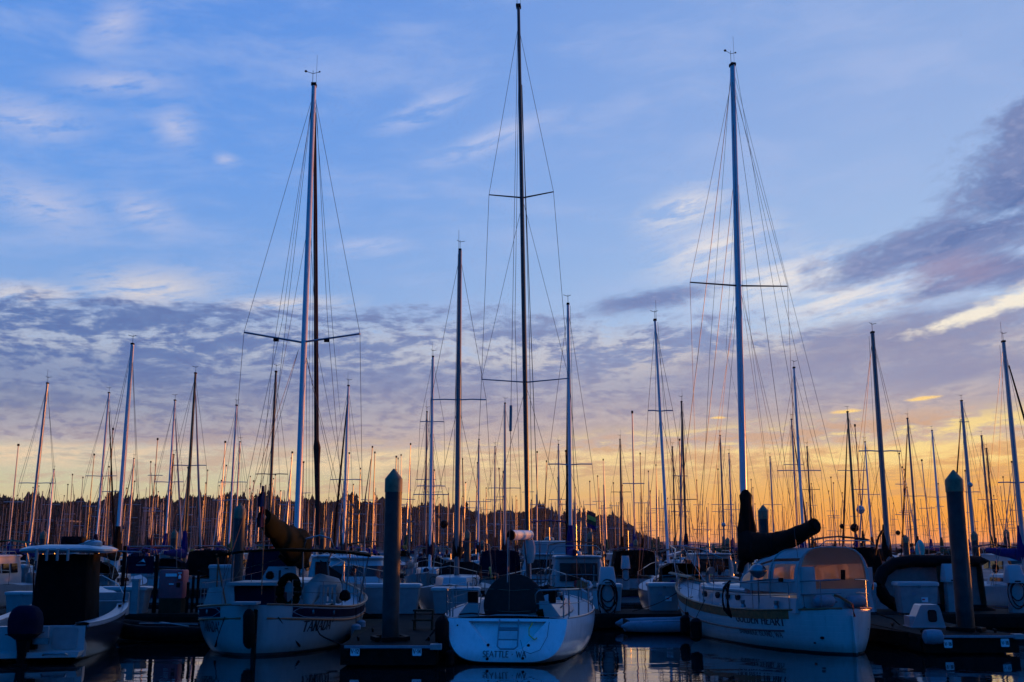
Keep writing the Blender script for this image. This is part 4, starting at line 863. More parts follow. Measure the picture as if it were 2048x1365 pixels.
# ---------- double ender with the olive boom cover
def double_ender():
    b = Boat('double_ender', 'white double ended sailboat with dark bulwark panels, olive boom cover and brown rudder', 'sailboat', (-6.60, 27.0, 0), R(0.5))
    h = Hull(10.6, 4.3, (1.26, 1.08, 1.7), .5, .44, 0, .8, 0, .58, 1.05, 2.2, 3.4)
    b.p('hull', h.topsides(50, 14), 'hull_tanada')
    b.p('deck', h.deck(.22, .04, .006, .995), 'deck_white')
    for s in (1, -1):
        b.p('cap_rail', h.rail(s, (.06, .03), .004, .995, .02), 'teak')
        b.p('rub_rail', MB().sweep([h.at_z(t, h.sheer(t)-.33, s, .015) for t in (.004+.99*i/44 for i in range(45))], (.025, .03), 6), 'teak')
        b.p('bulwark_panel', MB().grid([[h.at_z(t, h.sheer(t)-d, s, .007) for d in (.035, .12, .21, .285)] for t in (.03+.47*i/30 for i in range(31))]), 'canvas_navy')
        b.p('panel_trim', MB().sweep([h.at_z(t, h.sheer(t)-d, s, .012) for t, d in [(.03, .16), (.04, .06)]+[(.05+.44*i/16, .045) for i in range(17)]+[(.50, .16)]+[(.49-.44*i/16, .275) for i in range(17)]+[(.03, .16)]], .010, 5), 'tube_grey')
        for t in (.07, .14): b.p('hawse', MB().sweep([h.at_z(t, h.sheer(t)-.14, s, -.01), h.at_z(t, h.sheer(t)-.14, s, .03)], (.03, .06), 10), 'steel')
        q0, q1 = h.at_z(.012 if s > 0 else .02, .95, s, .03), h.at_z(.06, .18, s, .03)
        b.p('bobstay_chain', MB().sweep([q0, q0.lerp(q1, .5)+Vector((0, -.05, 0)), q1], [.014, .014, .03], 6), 'rubber')
    bow_text(b, h, 1, 636, "TANADA'", .56, .25, 1.14, 'lettering', thick=.26, thin=.14, slant=.10)
    bow_text(b, h, -1, 420, "TANADA'", .56, .24, 0.95, 'lettering', tmax=60, thick=.26, thin=.14, slant=.10)
    b.p('rudder', MB().prism([(.04, 1.12), (.10, -.4), (-.24, -.4), (-.22, .1), (-.12, .55), (-.12, 1.16)], lambda y, z: Vector((.03, y, z)), lambda y, z: Vector((.11, y, z))), 'dock_edge', None, False)
    b.p('boomkin', MB().box((-.14, -.22, 1.32), (.62, .5, .06)), 'box_white', None, False)
    # deck houses
    cab = b.p('aft_house', cabin_mb([(-1.02, 1.7), (.16, 1.7), (.16, 3.4), (-1.02, 3.4)], 1.0, 1.66, .94, .03), 'canvas_navy'); b.p('house_top', MB().box((-.43, 2.5, 1.73), (1.34, 2.0, .08)), 'box_white', cab, False)
    b.p('windscreen', MB().loft([[Vector((-.75, 3.7, 1.7)), Vector((.35, 3.7, 1.7)), Vector((.30, 4.4, 1.7)), Vector((-.70, 4.4, 1.7))], [Vector((-.55, 3.95, 2.15)), Vector((.25, 3.95, 2.15)), Vector((.2, 4.4, 2.12)), Vector((-.5, 4.4, 2.12))]]), 'box_white', None, False)
    b.p('hatch', MB().box((-.15, 3.66, 1.9), (.06, .04, .3)), 'dark_glass', None, False)
    b.p('trunk_cabin', cabin_mb([(-1.1, 4.4), (1.1, 4.4), (1.0, 6.8), (.7, 8.0), (-.7, 8.0), (-1.0, 6.8)], 1.0, 1.7, .9, .08), 'gelcoat')
    b.p('weather_cloth', MB().prism([(-1.75, 1.15), (-1.62, 1.62), (-.95, 1.70), (-.9, 1.15)], lambda x, z: Vector((x, 1.6, z)), lambda x, z: Vector((x, 1.66, z))), 'canvas_white', None, False)
    m = MB().sweep([(1.05, 1.7, 1.15), (1.12, 1.9, 1.5), (1.3, 2.2, 1.68), (1.55, 2.7, 1.62), (1.7, 3.1, 1.2)], [.12, .26, .32, .28, .1], 12); b.p('canvas_cover', m, 'canvas_white')
    ring = Vector((.62, 1.25, 1.55)); rb = b.p('life_ring', MB().sweep([ring+Vector((.24*math.cos(a), .06*math.sin(a), .38*math.sin(a))) for a in (6.2832*j/28 for j in range(29))], .115, 10, False), 'canvas_olive')
    b.p('ring_light', MB().box(ring+Vector((-.02, .12, .10)), (.20, .10, .26)), 'box_white', rb, False)
    # bimini frame, arch, posts
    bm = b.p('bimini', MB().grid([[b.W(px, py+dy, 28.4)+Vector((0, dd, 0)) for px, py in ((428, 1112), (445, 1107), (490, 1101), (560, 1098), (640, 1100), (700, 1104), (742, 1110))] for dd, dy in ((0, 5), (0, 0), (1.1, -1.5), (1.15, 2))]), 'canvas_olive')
    for (a, c, Y) in (((433, 1108), (452, 1212), 28.5), ((437, 1110), (432, 1205), 29.5), ((738, 1110), (718, 1205), 29.5), ((700, 1105), (690, 1205), 29.0), ((468, 1105), (462, 1200), 29.5)): b.p('bimini_post', MB().tube(b.W(*a, Y), b.W(*c, Y), .022, 7), 'teak' if a[0] < 440 else 'steel', bm)
    b.p('radar_arch', MB().sweep([b.W(660, 1180, 31), b.W(655, 1125, 31), b.W(668, 1095, 31), b.W(662, 1078, 31), b.W(640, 1071, 31), b.W(612, 1078, 31), b.W(606, 1100, 31), b.W(606, 1180, 31)], .026, 8), 'steel')
    for s, pts in ((1, [(684, 1130), (712, 1148), (716, 1210)]), (-1, [(560, 1118), (480, 1140), (440, 1205)])): b.p('awning_line', stays([b.W(*q, 29.4) for q in pts], .010), 'rope_pale')
    b.p('spray_panel', MB().prism([(640, 1120), (684, 1150), (682, 1178), (640, 1178)], lambda x, z: b.W(x, z, 31.5), lambda x, z: b.W(x, z, 31.55)), 'canvas_grey', None, False)
    for s in (1, -1):
        pv = None
        for t in (.03, .10, .19, .30, .42, .55, .68, .80, .90):
            q = h.P(t, 0, s)+Vector((-.03*s, 0, .03)); u = q+Vector((0, 0, .62)); b.p('stanchion', MB().tube(q, u, .0125, 6), 'steel')
            if pv: b.p('lifeline', MB().tube(pv, u, .0055, 5), 'wire'); b.p('lifeline', MB().tube(pv-Vector((0, 0, .3)), u-Vector((0, 0, .3)), .0055, 5), 'wire')
            pv = u
        b.p('pulpit', MB().sweep([h.P(.90, 0, s)+Vector((0, 0, .02)), h.P(.90, 0, s)+Vector((0, 0, .7)), Vector((0, 10.9, 2.5))], .016, 7), 'steel')
    for px, py, d in ((470, 1178, .20), (612, 1190, .14), (665, 1215, .1), (690, 1190, .16), (540, 1150, .12)):
        c = b.W(px, py, 29); b.p('deck_gear', MB().lathe([(d*.5, -d), (d, -d*.6), (d*.9, d*.3), (d*.4, d*.8)], c, 9), random.choice(['rubber', 'box_white', 'canvas_olive']))
    # rig
    base = b.W(592, 1120, 32.0); base.z = 1.6; top = b.W(628, 172, 32.0); mo = mast_part(b, base, top, .095, 'mast_white', .8, 1.4); masthead(b, mo, top)
    b.p('mast_boot', MB().sweep([b.W(593, 1062, 31.95), b.W(594, 1075, 31.95), b.W(597, 1100, 31.9), b.W(598, 1135, 31.8)], [.14, .22, .30, .32], 12), 'canvas_black', mo)
    for s, e in ((-1, (488, 665)), (1, (720, 668))):
        q = b.W(*e, 31.4); c = b.W(603, 685, 32.0); b.p('spreader', MB().sweep([c, q], [(.05, .035), (.045, .03)], 8), 'mast_alu'); b.p('spreader_lamp', MB().box(c.lerp(q, .44)+Vector((0, -.03, -.07)), (.16, .10, .09)), 'rubber')
        b.p('shroud', stays([b.W(627+s*5, 205, 32), q, h.P(.47, 0, s)+Vector((0, 0, .05))], .007), 'wire'); b.p('shroud', stays([b.W(603+s*6, 700, 32), h.P(.40, 0, s)], .007), 'wire'); b.p('shroud', stays([b.W(603+s*6, 700, 32), h.P(.54, 0, s)], .007), 'wire')
        b.p('shroud', stays([b.W(617+s*4, 468, 32), b.W(603+s*30, 690, 32), h.P(.62, 0, s)], .006), 'wire')
        b.p('backstay', stays([b.W(628+s*4, 200, 32), b.W(565 if s < 0 else 655, 640, 30.2), b.W(448 if s < 0 else 700, 1180, 28.0)], .007), 'wire'); b.p('running_backstay', stays([b.W(627+s*4, 215, 32), b.W(548 if s < 0 else 668, 690, 30.5), b.W(500 if s < 0 else 712, 1190, 29)], .006), 'rope_dark')
    for dx, Y in ((8, 32.6), (12, 33), (17, 33.4)): b.p('halyard', stays([b.W(629, 200+dx, 32.2), b.W(603+dx*1.3, 690, Y), b.W(600+dx*1.5, 1080, Y)], .006), 'rope_dark')
    b.p('topping_lift', stays([top, b.W(527, 1028, 27.8)], .006), 'rope_dark')
    fp = [(629, 225, 32.4), (631, 420, 33.5), (632, 640, 34.8), (633, 880, 36.2), (634, 895, 36.3), (634, 930, 36.5), (635, 1000, 36.9), (636, 1090, 37.4)]
    b.p('furled_jib', MB().sweep([b.W(*q) for q in fp], [.05, .065, .075, .085, .13, .10, .085, .07], 8), 'canvas_grey')
    b.p('forestay', stays([top, b.W(636, 1120, 37.6)], .009), 'wire')
    g0, g1 = b.W(602, 1098, 31.8), b.W(528, 1036, 27.7); n = 12
    pts = [g0.lerp(g1, k/n)+Vector((0, 0, -.10*math.sin(math.pi*k/n)+.02*math.sin(k*2.3))) for k in range(n+1)]
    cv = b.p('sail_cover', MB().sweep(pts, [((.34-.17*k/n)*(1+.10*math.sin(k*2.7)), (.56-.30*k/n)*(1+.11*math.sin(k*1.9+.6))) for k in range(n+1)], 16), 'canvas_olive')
    b.p('boom_end', MB().sweep([g1, g1+(g1-g0).normalized()*.16], .07, 10), 'mast_alu', cv)
    b.p('sail_bundle', MB().sweep([b.W(600, 1085, 31.6), b.W(585, 1100, 31.2), b.W(578, 1118, 31), b.W(575, 1138, 31)], [.25, .34, .33, .12], 12), 'canvas_olive', cv)
    return b, h
TAN, TH = double_ender()
# ensign on its staff
c = at(529, 1062, 26.9); t = thing('ensign', 'furled dark blue and red ensign on a staff above the double ender stern', 'flag', c)
MB().tube((0, 0, -1.6), (-.03, 0, 1.18), .014, 6).build('staff', 'teak', t)
rows = [[Vector((-.03-.16*u/4*(1 if z < .9 else .4)-.02, .07*math.sin(u*1.9+z*3), z)) for u in range(5)] for z in (1.15, 1.0, .85, .7, .62)]
MB().grid(rows).build('flag_canton', 'flag_navy', t); MB().grid([[p-Vector((0, 0, .53)) for p in r] for r in rows]).build('flag_fly', 'flag_red', t)
# plastic chair on its deck
c = at(655, 1212, 29.0); t = thing('plastic_chair', 'white plastic chair with slotted back on the double ender deck', 'chair', (c.x, c.y, c.z), R(190))
MB().box((0, 0, .10), (.46, .44, .04)).build('seat', 'box_white', t, False)
for k in range(4): MB().box((-.18+.12*k, .22, .32), (.075, .03, .42)).build('back_slat', 'box_white', t, False)
MB().box((0, .22, .545), (.46, .04, .06)).build('back_rail', 'box_white', t, False)
for s in (-1, 1): MB().box((s*.22, 0, .26), (.05, .42, .04)).build('armrest', 'box_white', t, False)
for sx in (-.19, .19):
    for sy in (-.18, .18): MB().box((sx, sy, -.12), (.04, .04, .40)).build('leg', 'box_white', t, False)

# ---------- centre console fishing boat
def console_boat():
    b = Boat('centre_console_boat', 'centre console fishing boat with white hard top, black curtain and dark outboard motor', 'motorboat', (-11.55, 25.5, 0), R(10))
    h = Hull(7.6, 2.85, (.88, .98, 1.45), .25, .36, .88, .9, .0, .34, 1.0, 2.6, kst=-.1)
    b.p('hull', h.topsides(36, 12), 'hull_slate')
    # gunwale, inner liner and floor leave the cockpit open
    for s in (1, -1):
        b.p('gunwale', MB().grid([[h.P(t, 0, s)+Vector((-s*d, 0, z)) for d, z in ((-.05, -.05), (-.05, .03), (.06, .05), (.26, .04), (.28, .0), (.30, -.45))] for t in (.0+.93*i/30 for i in range(31))]), 'gelcoat')
        b.p('rub_rail', h.rail(s, (.03, .03), 0, .97, -.05, .03), 'tube_grey')
        b.p('cleat', MB().box(h.P(.55, 0, s)+Vector((-.15*s, 0, .08)), (.06, .2, .06)), 'rubber', None, False)
    b.p('floor', h.deck(.46, .28, .03, .9, 20, 0), 'deck_white')
    b.p('foredeck', h.deck(-.02, .02, .80, .995, 10, .06), 'gelcoat')
    tr = b.p('transom', MB().box((-.0, .12, .48), (2.46, .26, .72)), 'gelcoat', None, False)
    b.p('swim_platform', MB().loft([[Vector((x, y, z)) for x, z in ((-1.24, .28), (1.24, .28), (1.20, .16), (-1.20, .16))] for y in (-.55, .02)]), 'gelcoat', None, False)
    for s in (1,):
        b.p('transom_door', MB().prism(rrect(.58, .50, .06), lambda x, z: Vector((.78+x, -.03, .56+z)), lambda x, z: Vector((.78+x, 0, .56+z))), 'box_white', tr, False)
    b.p('transom_step', MB().box((.28, -.06, .70), (.26, .12, .28)), 'gelcoat', tr, False)
    b.p('grab_handle', MB().sweep([(.45, -.60, .22), (.50, -.64, .26), (.95, -.64, .26), (1.0, -.60, .22)], .022, 6), 'steel')
    b.p('bench', MB().box((.75, 5.2, .98), (1.0, .5, .40)), 'box_white', None, False)
    b.p('bench_back', MB().box((.35, 5.6, 1.15), (1.7, .14, .50)), 'deck_white', None, False)
    # console with black curtain and hard top
    con = b.p('console', MB().box((0, 3.4, .95), (.9, 1.0, 1.0)), 'gelcoat', None, False)
    b.p('curtain', MB().loft([[Vector((x*k, 3.25+y*k2, z)) for x, y in rrect(1.36, 1.7, .12, 2)] for z, k, k2 in ((.52, 1.08, 1.05), (1.2, 1.02, 1.02), (2.0, .96, 1), (2.52, .94, 1))]), 'canvas_black', con)
    tpz = 2.60; rings = []
    for z, k in ((tpz-.05, .90), (tpz, 1.0), (tpz+.05, .995), (tpz+.12, .86), (tpz+.15, .6)): rings.append([Vector((x*k, 3.25+y*k, z+.05*(1-(x/1.1)**2))) for x, y in rrect(2.16, 2.4, .35, 5)])
    tt = b.p('hard_top', MB().loft(rings), 'gelcoat')
    b.p('radar_dome', MB().lathe([(.20, 0), (.24, .03), (.24, .12), (.16, .17), (.02, .18)], (.62, 3.0, tpz+.12), 16), 'gelcoat', tt)
    b.p('hatch_box', MB().loft([[Vector((x*k-.0, 3.5+y*k, z)) for x, y in rrect(.62, .5, .12, 3)] for z, k in ((tpz+.15, .9), (tpz+.22, 1), (tpz+.36, 1), (tpz+.40, .9))]), 'rubber', tt)
    b.p('antenna', MB().tube((.25, 2.6, tpz+.14), (.78, 2.4, tpz+.30), .02, 6), 'box_white', tt)
    for k in range(4): b.p('rod_holder', MB().sweep([(-.55+.26*k, 1.98, tpz-.24), (-.55+.26*k, 1.96, tpz+.05), (-.55+.26*k, 1.955, tpz+.07)], [.035, .037, .05], 10), 'box_white', tt)
    b.p('top_rail', MB().sweep([(1.15, 3.6, tpz), (1.75, 3.9, tpz-.03)], .02, 6), 'steel', tt)
    for sx in (-.60, .60):
        for sy in (2.7, 3.9): b.p('top_leg', MB().tube((sx, sy, .6), (sx*.98, sy, tpz-.02), .025, 8), 'steel', tt)
    # outboard motor
    out = b.p('outboard_motor', MB().loft([[Vector((x*1.25, -.50+y+o, z)) for x, y in rrect(w, d, .1, 3)] for z, w, d, o in ((.58, .30, .44, .02), (.66, .42, .60, 0), (.70, .50, .70, -.02), (.82, .52, .74, -.03), (1.02, .52, .76, -.05), (1.18, .48, .70, -.08), (1.30, .38, .56, -.12), (1.36, .24, .36, -.15))]), 'canvas_navy')
    b.p('cowl_seam', MB().sweep([(-.34, -.88, .72), (.34, -.88, .72), (.34, -.2, .72)], .012, 5), 'rubber', out); b.p('bracket', MB().box((0, -.12, .52), (.36, .20, .40)), 'rubber', out, False); b.p('cavitation_plate', MB().box((0, -.55, .02), (.34, .50, .03)), 'rubber', out, False)
    b.p('motor_leg', MB().loft([[Vector((-.02+x, -.48+y, z)) for x, y in rrect(w, d, .04, 2)] for z, w, d in ((.64, .30, .40), (.3, .20, .36), (-.3, .14, .34))]), 'rubber', out)
    b.p('motor_stripe', MB().sweep([(.26, -.70, 1.02), (.27, -.5, 1.12), (.24, -.3, 1.16)], (.02, .05), 6), 'steel', out)
    b.p('cowl_lettering', MB().box((-.02, -.868, 1.10), (.22, .01, .03)), 'tube_grey', out, False)
    b.p('steering_arm', MB().box((.30, -.25, .52), (.36, .12, .14)), 'steel', out, False)
    for s in (1, -1):
        q = h.P(.62, 0, s); b.p('rod', MB().sweep([q+Vector((-.1*s, 0, -.1)), q+Vector((-.02*s, -.1, 1.2))], [.035, .012], 6), 'rubber')
        b.p('bow_rail', MB().sweep([h.P(.6, 0, s)+Vector((-.1*s, 0, .05)), h.P(.66, 0, s)+Vector((-.1*s, 0, .30)), h.P(.85, 0, s)+Vector((-.06*s, 0, .34)), Vector((0, 7.5, 1.85))], .015, 6), 'steel')
    return b
console_boat()

# ------------------------------------------------------------------ inflatables
def inflatable(label, loc, rotz, L, Wd, r, m, upright=False, floor='tube_grey'):
    t = thing('inflatable_dinghy', label, 'dinghy', loc, rotz)
    if upright: t.rotation_euler = (R(90), 0, rotz)
    side = lambda s: [Vector((s*Wd/2, -L*.58, 0)), Vector((s*Wd/2, -L*.50, 0)), Vector((s*Wd/2, -L*.2, 0)), Vector((s*Wd/2, L*.15, .01)), Vector((s*Wd*.44, L*.32, .05)), Vector((s*Wd*.27, L*.44, .12)), Vector((s*.02, L*.50, .17))]
    for s in (1, -1): MB().sweep(side(s), [.03, r*.8, r, r, r, r, r*.98], 14).build('side_tube', m, t)
    MB().grid([[Vector((k*Wd/2*(1 if y < .15 else 1-(y-.15)*2.2), y*L, -r*.55-.10*(1-abs(k)))) for k in (-1, -.5, 0, .5, 1)] for y in (-.5, -.2, .15, .32, .46)]).build('floor', floor, t)
    MB().box((0, -L*.48, 0), (Wd-r, .05, r*1.8)).build('transom_board', 'dock_wood', t, False)
    MB().box((0, -L*.1, r*.5), (Wd-r, .25, .03)).build('thwart', 'dock_wood', t, False)
    for s in (1, -1): MB().sweep([q+Vector((s*r*.6, 0, r*.75)) for q in side(s)[2:6]], .012, 5).build('grab_line', 'rope_dark', t)
    return t
d = inflatable('dark grey inflatable dinghy afloat behind the centre console boat', (at(330, 1250, 31.0).x, 31.4, .26), R(92), 3.1, 1.5, .21, 'tube_black')
for k, a in ((0, 15), (1, -30)):
    q = thing('oar', 'pale oar lying %s in the dark grey dinghy' % ('along' if k else 'across the thwart'), 'oar', (d.location.x+.1+.2*k, 31.2-.2*k, .48), R(75+a))
    MB().tube((0, -.8, 0), (0, .5, .03), .018, 6).build('shaft', 'box_white', q); MB().box((0, .7, .03), (.12, .42, .02)).build('blade', 'box_white', q, False)
inflatable('pale grey inflatable dinghy tied up ahead of the cutter bow', (at(1330, 1250, 34.3).x, 34.4, .24), R(-88), 2.6, 1.4, .19, 'tube_grey')
q = inflatable('big black inflatable boat stored on edge on the walkway behind the white dock box', (at(1860, 1160, 37.3).x, 37.35, 1.38), R(90), 3.8, 1.7, .22, 'tube_black', False, 'floor_mauve')
q.rotation_euler = (R(0), R(-82), R(0))
q.rotation_euler = Matrix(((0, -1, 0), (.10, 0, -1), (1, 0, .10))).to_euler()

# ------------------------------------------------------------------ things on the docks
def dock_box(px0, px1, py0, py1, Y, label, tilt=0, sticker=False):
    c = at((px0+px1)/2, py1, Y); w = (at(px1, py1, Y)-at(px0, py1, Y)).length; hh = at(px0, py0, Y).z-at(px0, py1, Y).z; zb = .52 if Y > 35 else .50
    hh = max(.55, at((px0+px1)/2, py0, Y).z-zb); dp = .72
    t = thing('dock_box', label, 'dock box', (c.x, Y+dp/2, zb), R(tilt), 'white dock boxes on the walkway')
    MB().loft([[Vector((x*k, y*k, z)) for x, y in rrect(w*.96, dp*.94, .05, 2)] for z, k in ((0.0, .88), (hh*.84, .985), (hh*.86, .99))]).build('tub', 'box_white', t)
    ld = MB().loft([[Vector((x*k, y*k, z)) for x, y in rrect(w, dp, .07, 3)] for z, k in ((hh*.86, 1.01), (hh*.94, 1.02), (hh*.985, .985), (hh, .90))]).build('lid', 'gelcoat', t)
    MB().box((0, -dp*.51, hh*.84), (.10, .03, .08)).build('latch', 'steel', t, False)
    if sticker:
        MB().box((-w*.13, -dp*.475, hh*.60), (.14, .012, .12)).build('sticker', 'tube_grey', t, False); MB().box((w*.12, -dp*.468, hh*.42), (.22, .012, .16)).build('sticker', 'sign_white', t, False); MB().box((w*.09, -dp*.475, hh*.43), (.10, .012, .05)).build('sticker_mark', 'sign_red', t, False)
    return t
dock_box(5, 76, 1184, 1222, 35.7, 'white dock box cut by the picture edge behind the outboard motor')
dock_box(188, 290, 1174, 1226, 35.6, 'white dock box beside the white post and banner')
dock_box(720, 840, 1168, 1231, 35.5, 'wide white dock box behind the near thick pile')
dock_box(861, 960, 1175, 1231, 35.6, 'white dock box half hidden by the racing sloop stern rail')
dock_box(1196, 1246, 1168, 1216, 37.0, 'white dock box behind the hose pedestal', 0, True)
dock_box(1298, 1362, 1166, 1214, 37.2, 'white dock box ahead of the pale inflatable dinghy', 0, True)
dock_box(1800, 1882, 1164, 1210, 35.9, 'white dock box with two stickers in front of the black inflatable boat', 0, True)
dock_box(1724, 1757, 1166, 1208, 36.4, 'narrow white dock box behind the cutter stern rail')

def pedestal(px, py0, py1, Y, label, hoses=0, wd=.42):
    c = at(px, py1, Y); zb = .52; h = at(px, py0, Y).z-zb
    t = thing('power_pedestal', label, 'pedestal', (c.x, Y, zb), 0, 'shore power pedestals on the walkway')
    MB().loft([[Vector((x*k, y*k, z)) for x, y in rrect(wd, wd*.8, .04, 2)] for z, k in ((0, 1.0), (h*.66, .90))]).build('post', 'box_white', t)
    hd = MB().loft([[Vector((x*k, y*k2-o, z)) for x, y in rrect(wd*1.35, wd*1.2, .04, 2)] for z, k, k2, o in ((h*.62, 1.0, 1, .04), (h*.70, 1.0, 1, .04), (h*.98, .80, .55, 0), (h, .76, .5, 0))]).build('hood', 'gelcoat', t)
    MB().box((0, -wd*.66, h*.655), (.2, .03, .05)).build('socket', 'rubber', t, False)
    for k in range(hoses):
        a0 = k*1.3; rr = .20+.035*(k % 3)
        MB().sweep([Vector((rr*1.15*math.cos(a)+.05*math.sin(k*2), -wd*.46-.02*k-.02*math.sin(a*2), h*(.44-.02*k)+(rr*1.5+.05*k)*math.sin(a)-.06*(k % 2))) for a in (6.2832*j/24 for j in range(25))], .020, 6).build('hose_loop', 'rope_dark', t)
    return t
pedestal(1215, 1134, 1216, 36.0, 'white power pedestal wrapped with black hose loops beside the racing sloop bow', 6)
pedestal(2032, 1130, 1210, 36.2, 'white power pedestal by the picture edge with dark cables', 3)
pedestal(1905, 1128, 1212, 36.6, 'white power pedestal mostly hidden behind the dark near pile', 0)
c = at(276, 1225, 35.9); t = thing('white_post', 'square white post next to the dock box and banner', 'post', (c.x, 35.55, .52))
MB().box((0, 0, .55), (.22, .18, 1.1)).build('shaft', 'box_white', t, False); MB().box((0, 0, 1.12), (.25, .21, .05)).build('cap', 'gelcoat', t, False)
# fire cabinet
c = at(344, 1222, 36.2); t = thing('fire_cabinet', 'dull red fire hose cabinet with red and white sign on a dark base', 'cabinet', (c.x, 36.2, .52))
h1, h2 = at(344, 1196, 36.2).z-.52, at(344, 1140, 36.2).z-.52; w = .84
MB().box((0, 0, h1/2), (w*.88, .6, h1)).build('base', 'dock_wood', t, False)
MB().loft([[Vector((x*k, y*k, z)) for x, y in rrect(w, .62, .05, 2)] for z, k in ((h1, 1), (h2-.06, 1), (h2, .93))]).build('cabinet', 'kiosk', t)
MB().box((.02, -.318, h2-.17), (.42, .012, .10)).build('name_plate', 'sign_white', t, False)
s = MB().box((.30, -.326, h2-.20), (.20, .014, .30)).build('fire_sign', 'sign_red', t, False)
MB().lathe([(.045, -.05), (.05, .03), (.02, .06), (.02, .09)], (.30, -.336, h2-.24), 10).build('sign_symbol', 'sign_white', s); MB().box((.30, -.336, h2-.10), (.13, .01, .035)).build('sign_text', 'sign_white', s, False)
MB().box((.02, -.32, h2-.47), (.16, .01, .04)).build('sticker', 'sign_white', t, False); MB().box((.26, -.32, h2-.50), (.12, .02, .16)).build('window', 'rubber', t, False)
c = at(378, 1220, 36.0)
for k in range(3):
    q = thing('standpipe', ('shorter', 'middle', 'tallest')[k]+' black standpipe beside the fire cabinet', 'pipe', (c.x+.14*k-.08, 36.0+.1*k, .52)); MB().sweep([(0, 0, 0), (0, 0, .9+.2*k), (.02, -.05, 1.0+.2*k)], .05, 8).build('pipe', 'rubber', q); MB().lathe([(.08, -.03), (.08, .03)], (0, 0, .5), 10).build('flange', 'rubber', q)
# banner between two poles
a, c = at(256, 1113, 36.0), at(309, 1148, 36.0); t = thing('banner', 'navy banner with pale wave mark between two dark poles', 'banner', (a.x, 36.0, .52))
W_, z1, z0 = c.x-a.x, a.z-.52, c.z-.52
for x in (-.12, W_+.06): MB().tube((x, 0, 0), (x, 0, z1+.35 if x < 0 else z1+.05), .07, 10).build('pole', 'rubber', t)
MB().grid([[Vector((W_*u/8-.04, .03*math.sin(u*1.3), z0+(z1-z0)*v/4)) for u in range(9)] for v in range(5)]).build('cloth', 'canvas_navy', t)
MB().prism([(.35, .62), (.48, .66), (.58, .86), (.66, .64), (.56, .70)], lambda x, z: Vector((W_*x, -.045, z0+(z1-z0)*z)), lambda x, z: Vector((W_*x, -.040, z0+(z1-z0)*z))).build('wave_mark', 'sign_white', t, False); MB().box((W_*.5, -.045, z0+(z1-z0)*.50), (W_*.34, .006, .04)).build('wave_mark', 'tube_grey', t, False)
# wooden step on the first pier
c = at(845, 1268, 29.0); t = thing('boarding_step', 'dark wooden boarding step on the pier beside the thick pile', 'step', (c.x, 29.0, .50))
for z, y in ((.26, -.13), (.50, .13)): MB().box((0, y, z), (.55, .28, .045)).build('tread', 'dock_wood', t, False)
for s in (-1, 1): MB().prism([(-.25, 0), (.27, 0), (.27, .475), (0, .475), (0, .235), (-.25, .235)], lambda y, z: Vector((s*.24, y, z)), lambda y, z: Vector((s*.24+.04, y, z))).build('side_board', 'dock_wood', t, False)
# doghouse hatch on the second pier
c = at(1852, 1255, 30.0); t = thing('doghouse_hatch', 'small white fibreglass doghouse with dark rounded window on the pier', 'doghouse', (c.x, 30.0, .50), R(-6))
b_ = MB().loft([[Vector((x, y, z)) for x, y in ((-w0, -.34), (w1, -.34), (w1, .34), (-w0, .34))] for z, w0, w1 in ((0, .50, .48), (.03, .47, .44), (.52, .24, .33), (.60, .20, .30), (.62, .16, .26))]).build('shell', 'gelcoat', t, False)
MB().box((-.38, 0, .15), (.26, .58, .30)).build('step_block', 'gelcoat', t, False); MB().box((0, 0, .008), (1.06, .78, .03)).build('flange', 'gelcoat', t, False)
fr = MB().prism(rrect(.24, .33, .07, 3), lambda x, z: Vector((.10+x-.03*z, -.355, .32+z)), lambda x, z: Vector((.10+x-.03*z, -.335, .32+z))).build('window_frame', 'rubber', t, False); MB().prism(rrect(.19, .28, .05, 3), lambda x, z: Vector((.10+x-.03*z, -.362, .32+z)), lambda x, z: Vector((.10+x-.03*z, -.35, .32+z))).build('pane', 'canvas_grey', fr, False)
c = at(1866, 1274, 27.1); t, off = hang('dock_bumper', 'pale ribbed dock bumper at the corner of the pier', 'bumper', [c+Vector((-.26, 0, 0)), c+Vector((-.2, 0, 0)), c, c+Vector((.2, 0, 0)), c+Vector((.26, 0, 0))], [.06, .17, .19, .17, .06], 'tube_grey', None, 16)
random.seed(21)
BOXES = [(-40, 'first'), (-27, 'second'), (-16, 'third'), (2.5, 'fourth'), (13, 'fifth'), (27, 'sixth')]
for X, w in BOXES:
    pr = dock_box(1024+X/55.4*F*1.03, 1024+(X+1.3)/55.4*F*1.03, 1130, 1166, 55.2, 'small white dock box on the second walkway, %s from the trees end' % w)
for X, w in ((-33, 'first'), (-21, 'second'), (-9, 'third'), (6, 'fourth'), (19, 'fifth'), (33, 'sixth')):
    pedestal(1024+X/55.6*F*1.03, 1112, 1170, 55.6, 'power pedestal on the second walkway, %s from the trees end' % w, 1, .34)
# lines from boats to cleats
def line(label, pts, r=.014, m='rope_dark'):
    t = thing('mooring_line', label, 'rope', pts[0], 0, 'mooring lines to the piers'); p0 = Vector(pts[0]); k = []
    for a, b2 in zip(pts, pts[1:]):
        for i in range(7): f = i/7; k.append(Vector(a).lerp(Vector(b2), f)-p0-Vector((0, 0, .25*f*(1-f)*(Vector(a)-Vector(b2)).length*.3)))
    k.append(Vector(pts[-1])-p0); MB().sweep(k, r, 6, False).build('rope', m, t)
line('dark line from the cutter bow to the walkway', [at(1355, 1185, 36.5), at(1320, 1205, 36.2), at(1265, 1223, 35.5)])
line('dark line sagging from the double ender side to the pier', [at(622, 1230, 28.3), at(640, 1270, 27.4), at(672, 1285, 26.9), at(700, 1290, 25.6)], .018)
line('thin line from the double ender shroud to the pier cleat', [at(728, 1225, 31), at(760, 1236, 30.5)], .014)
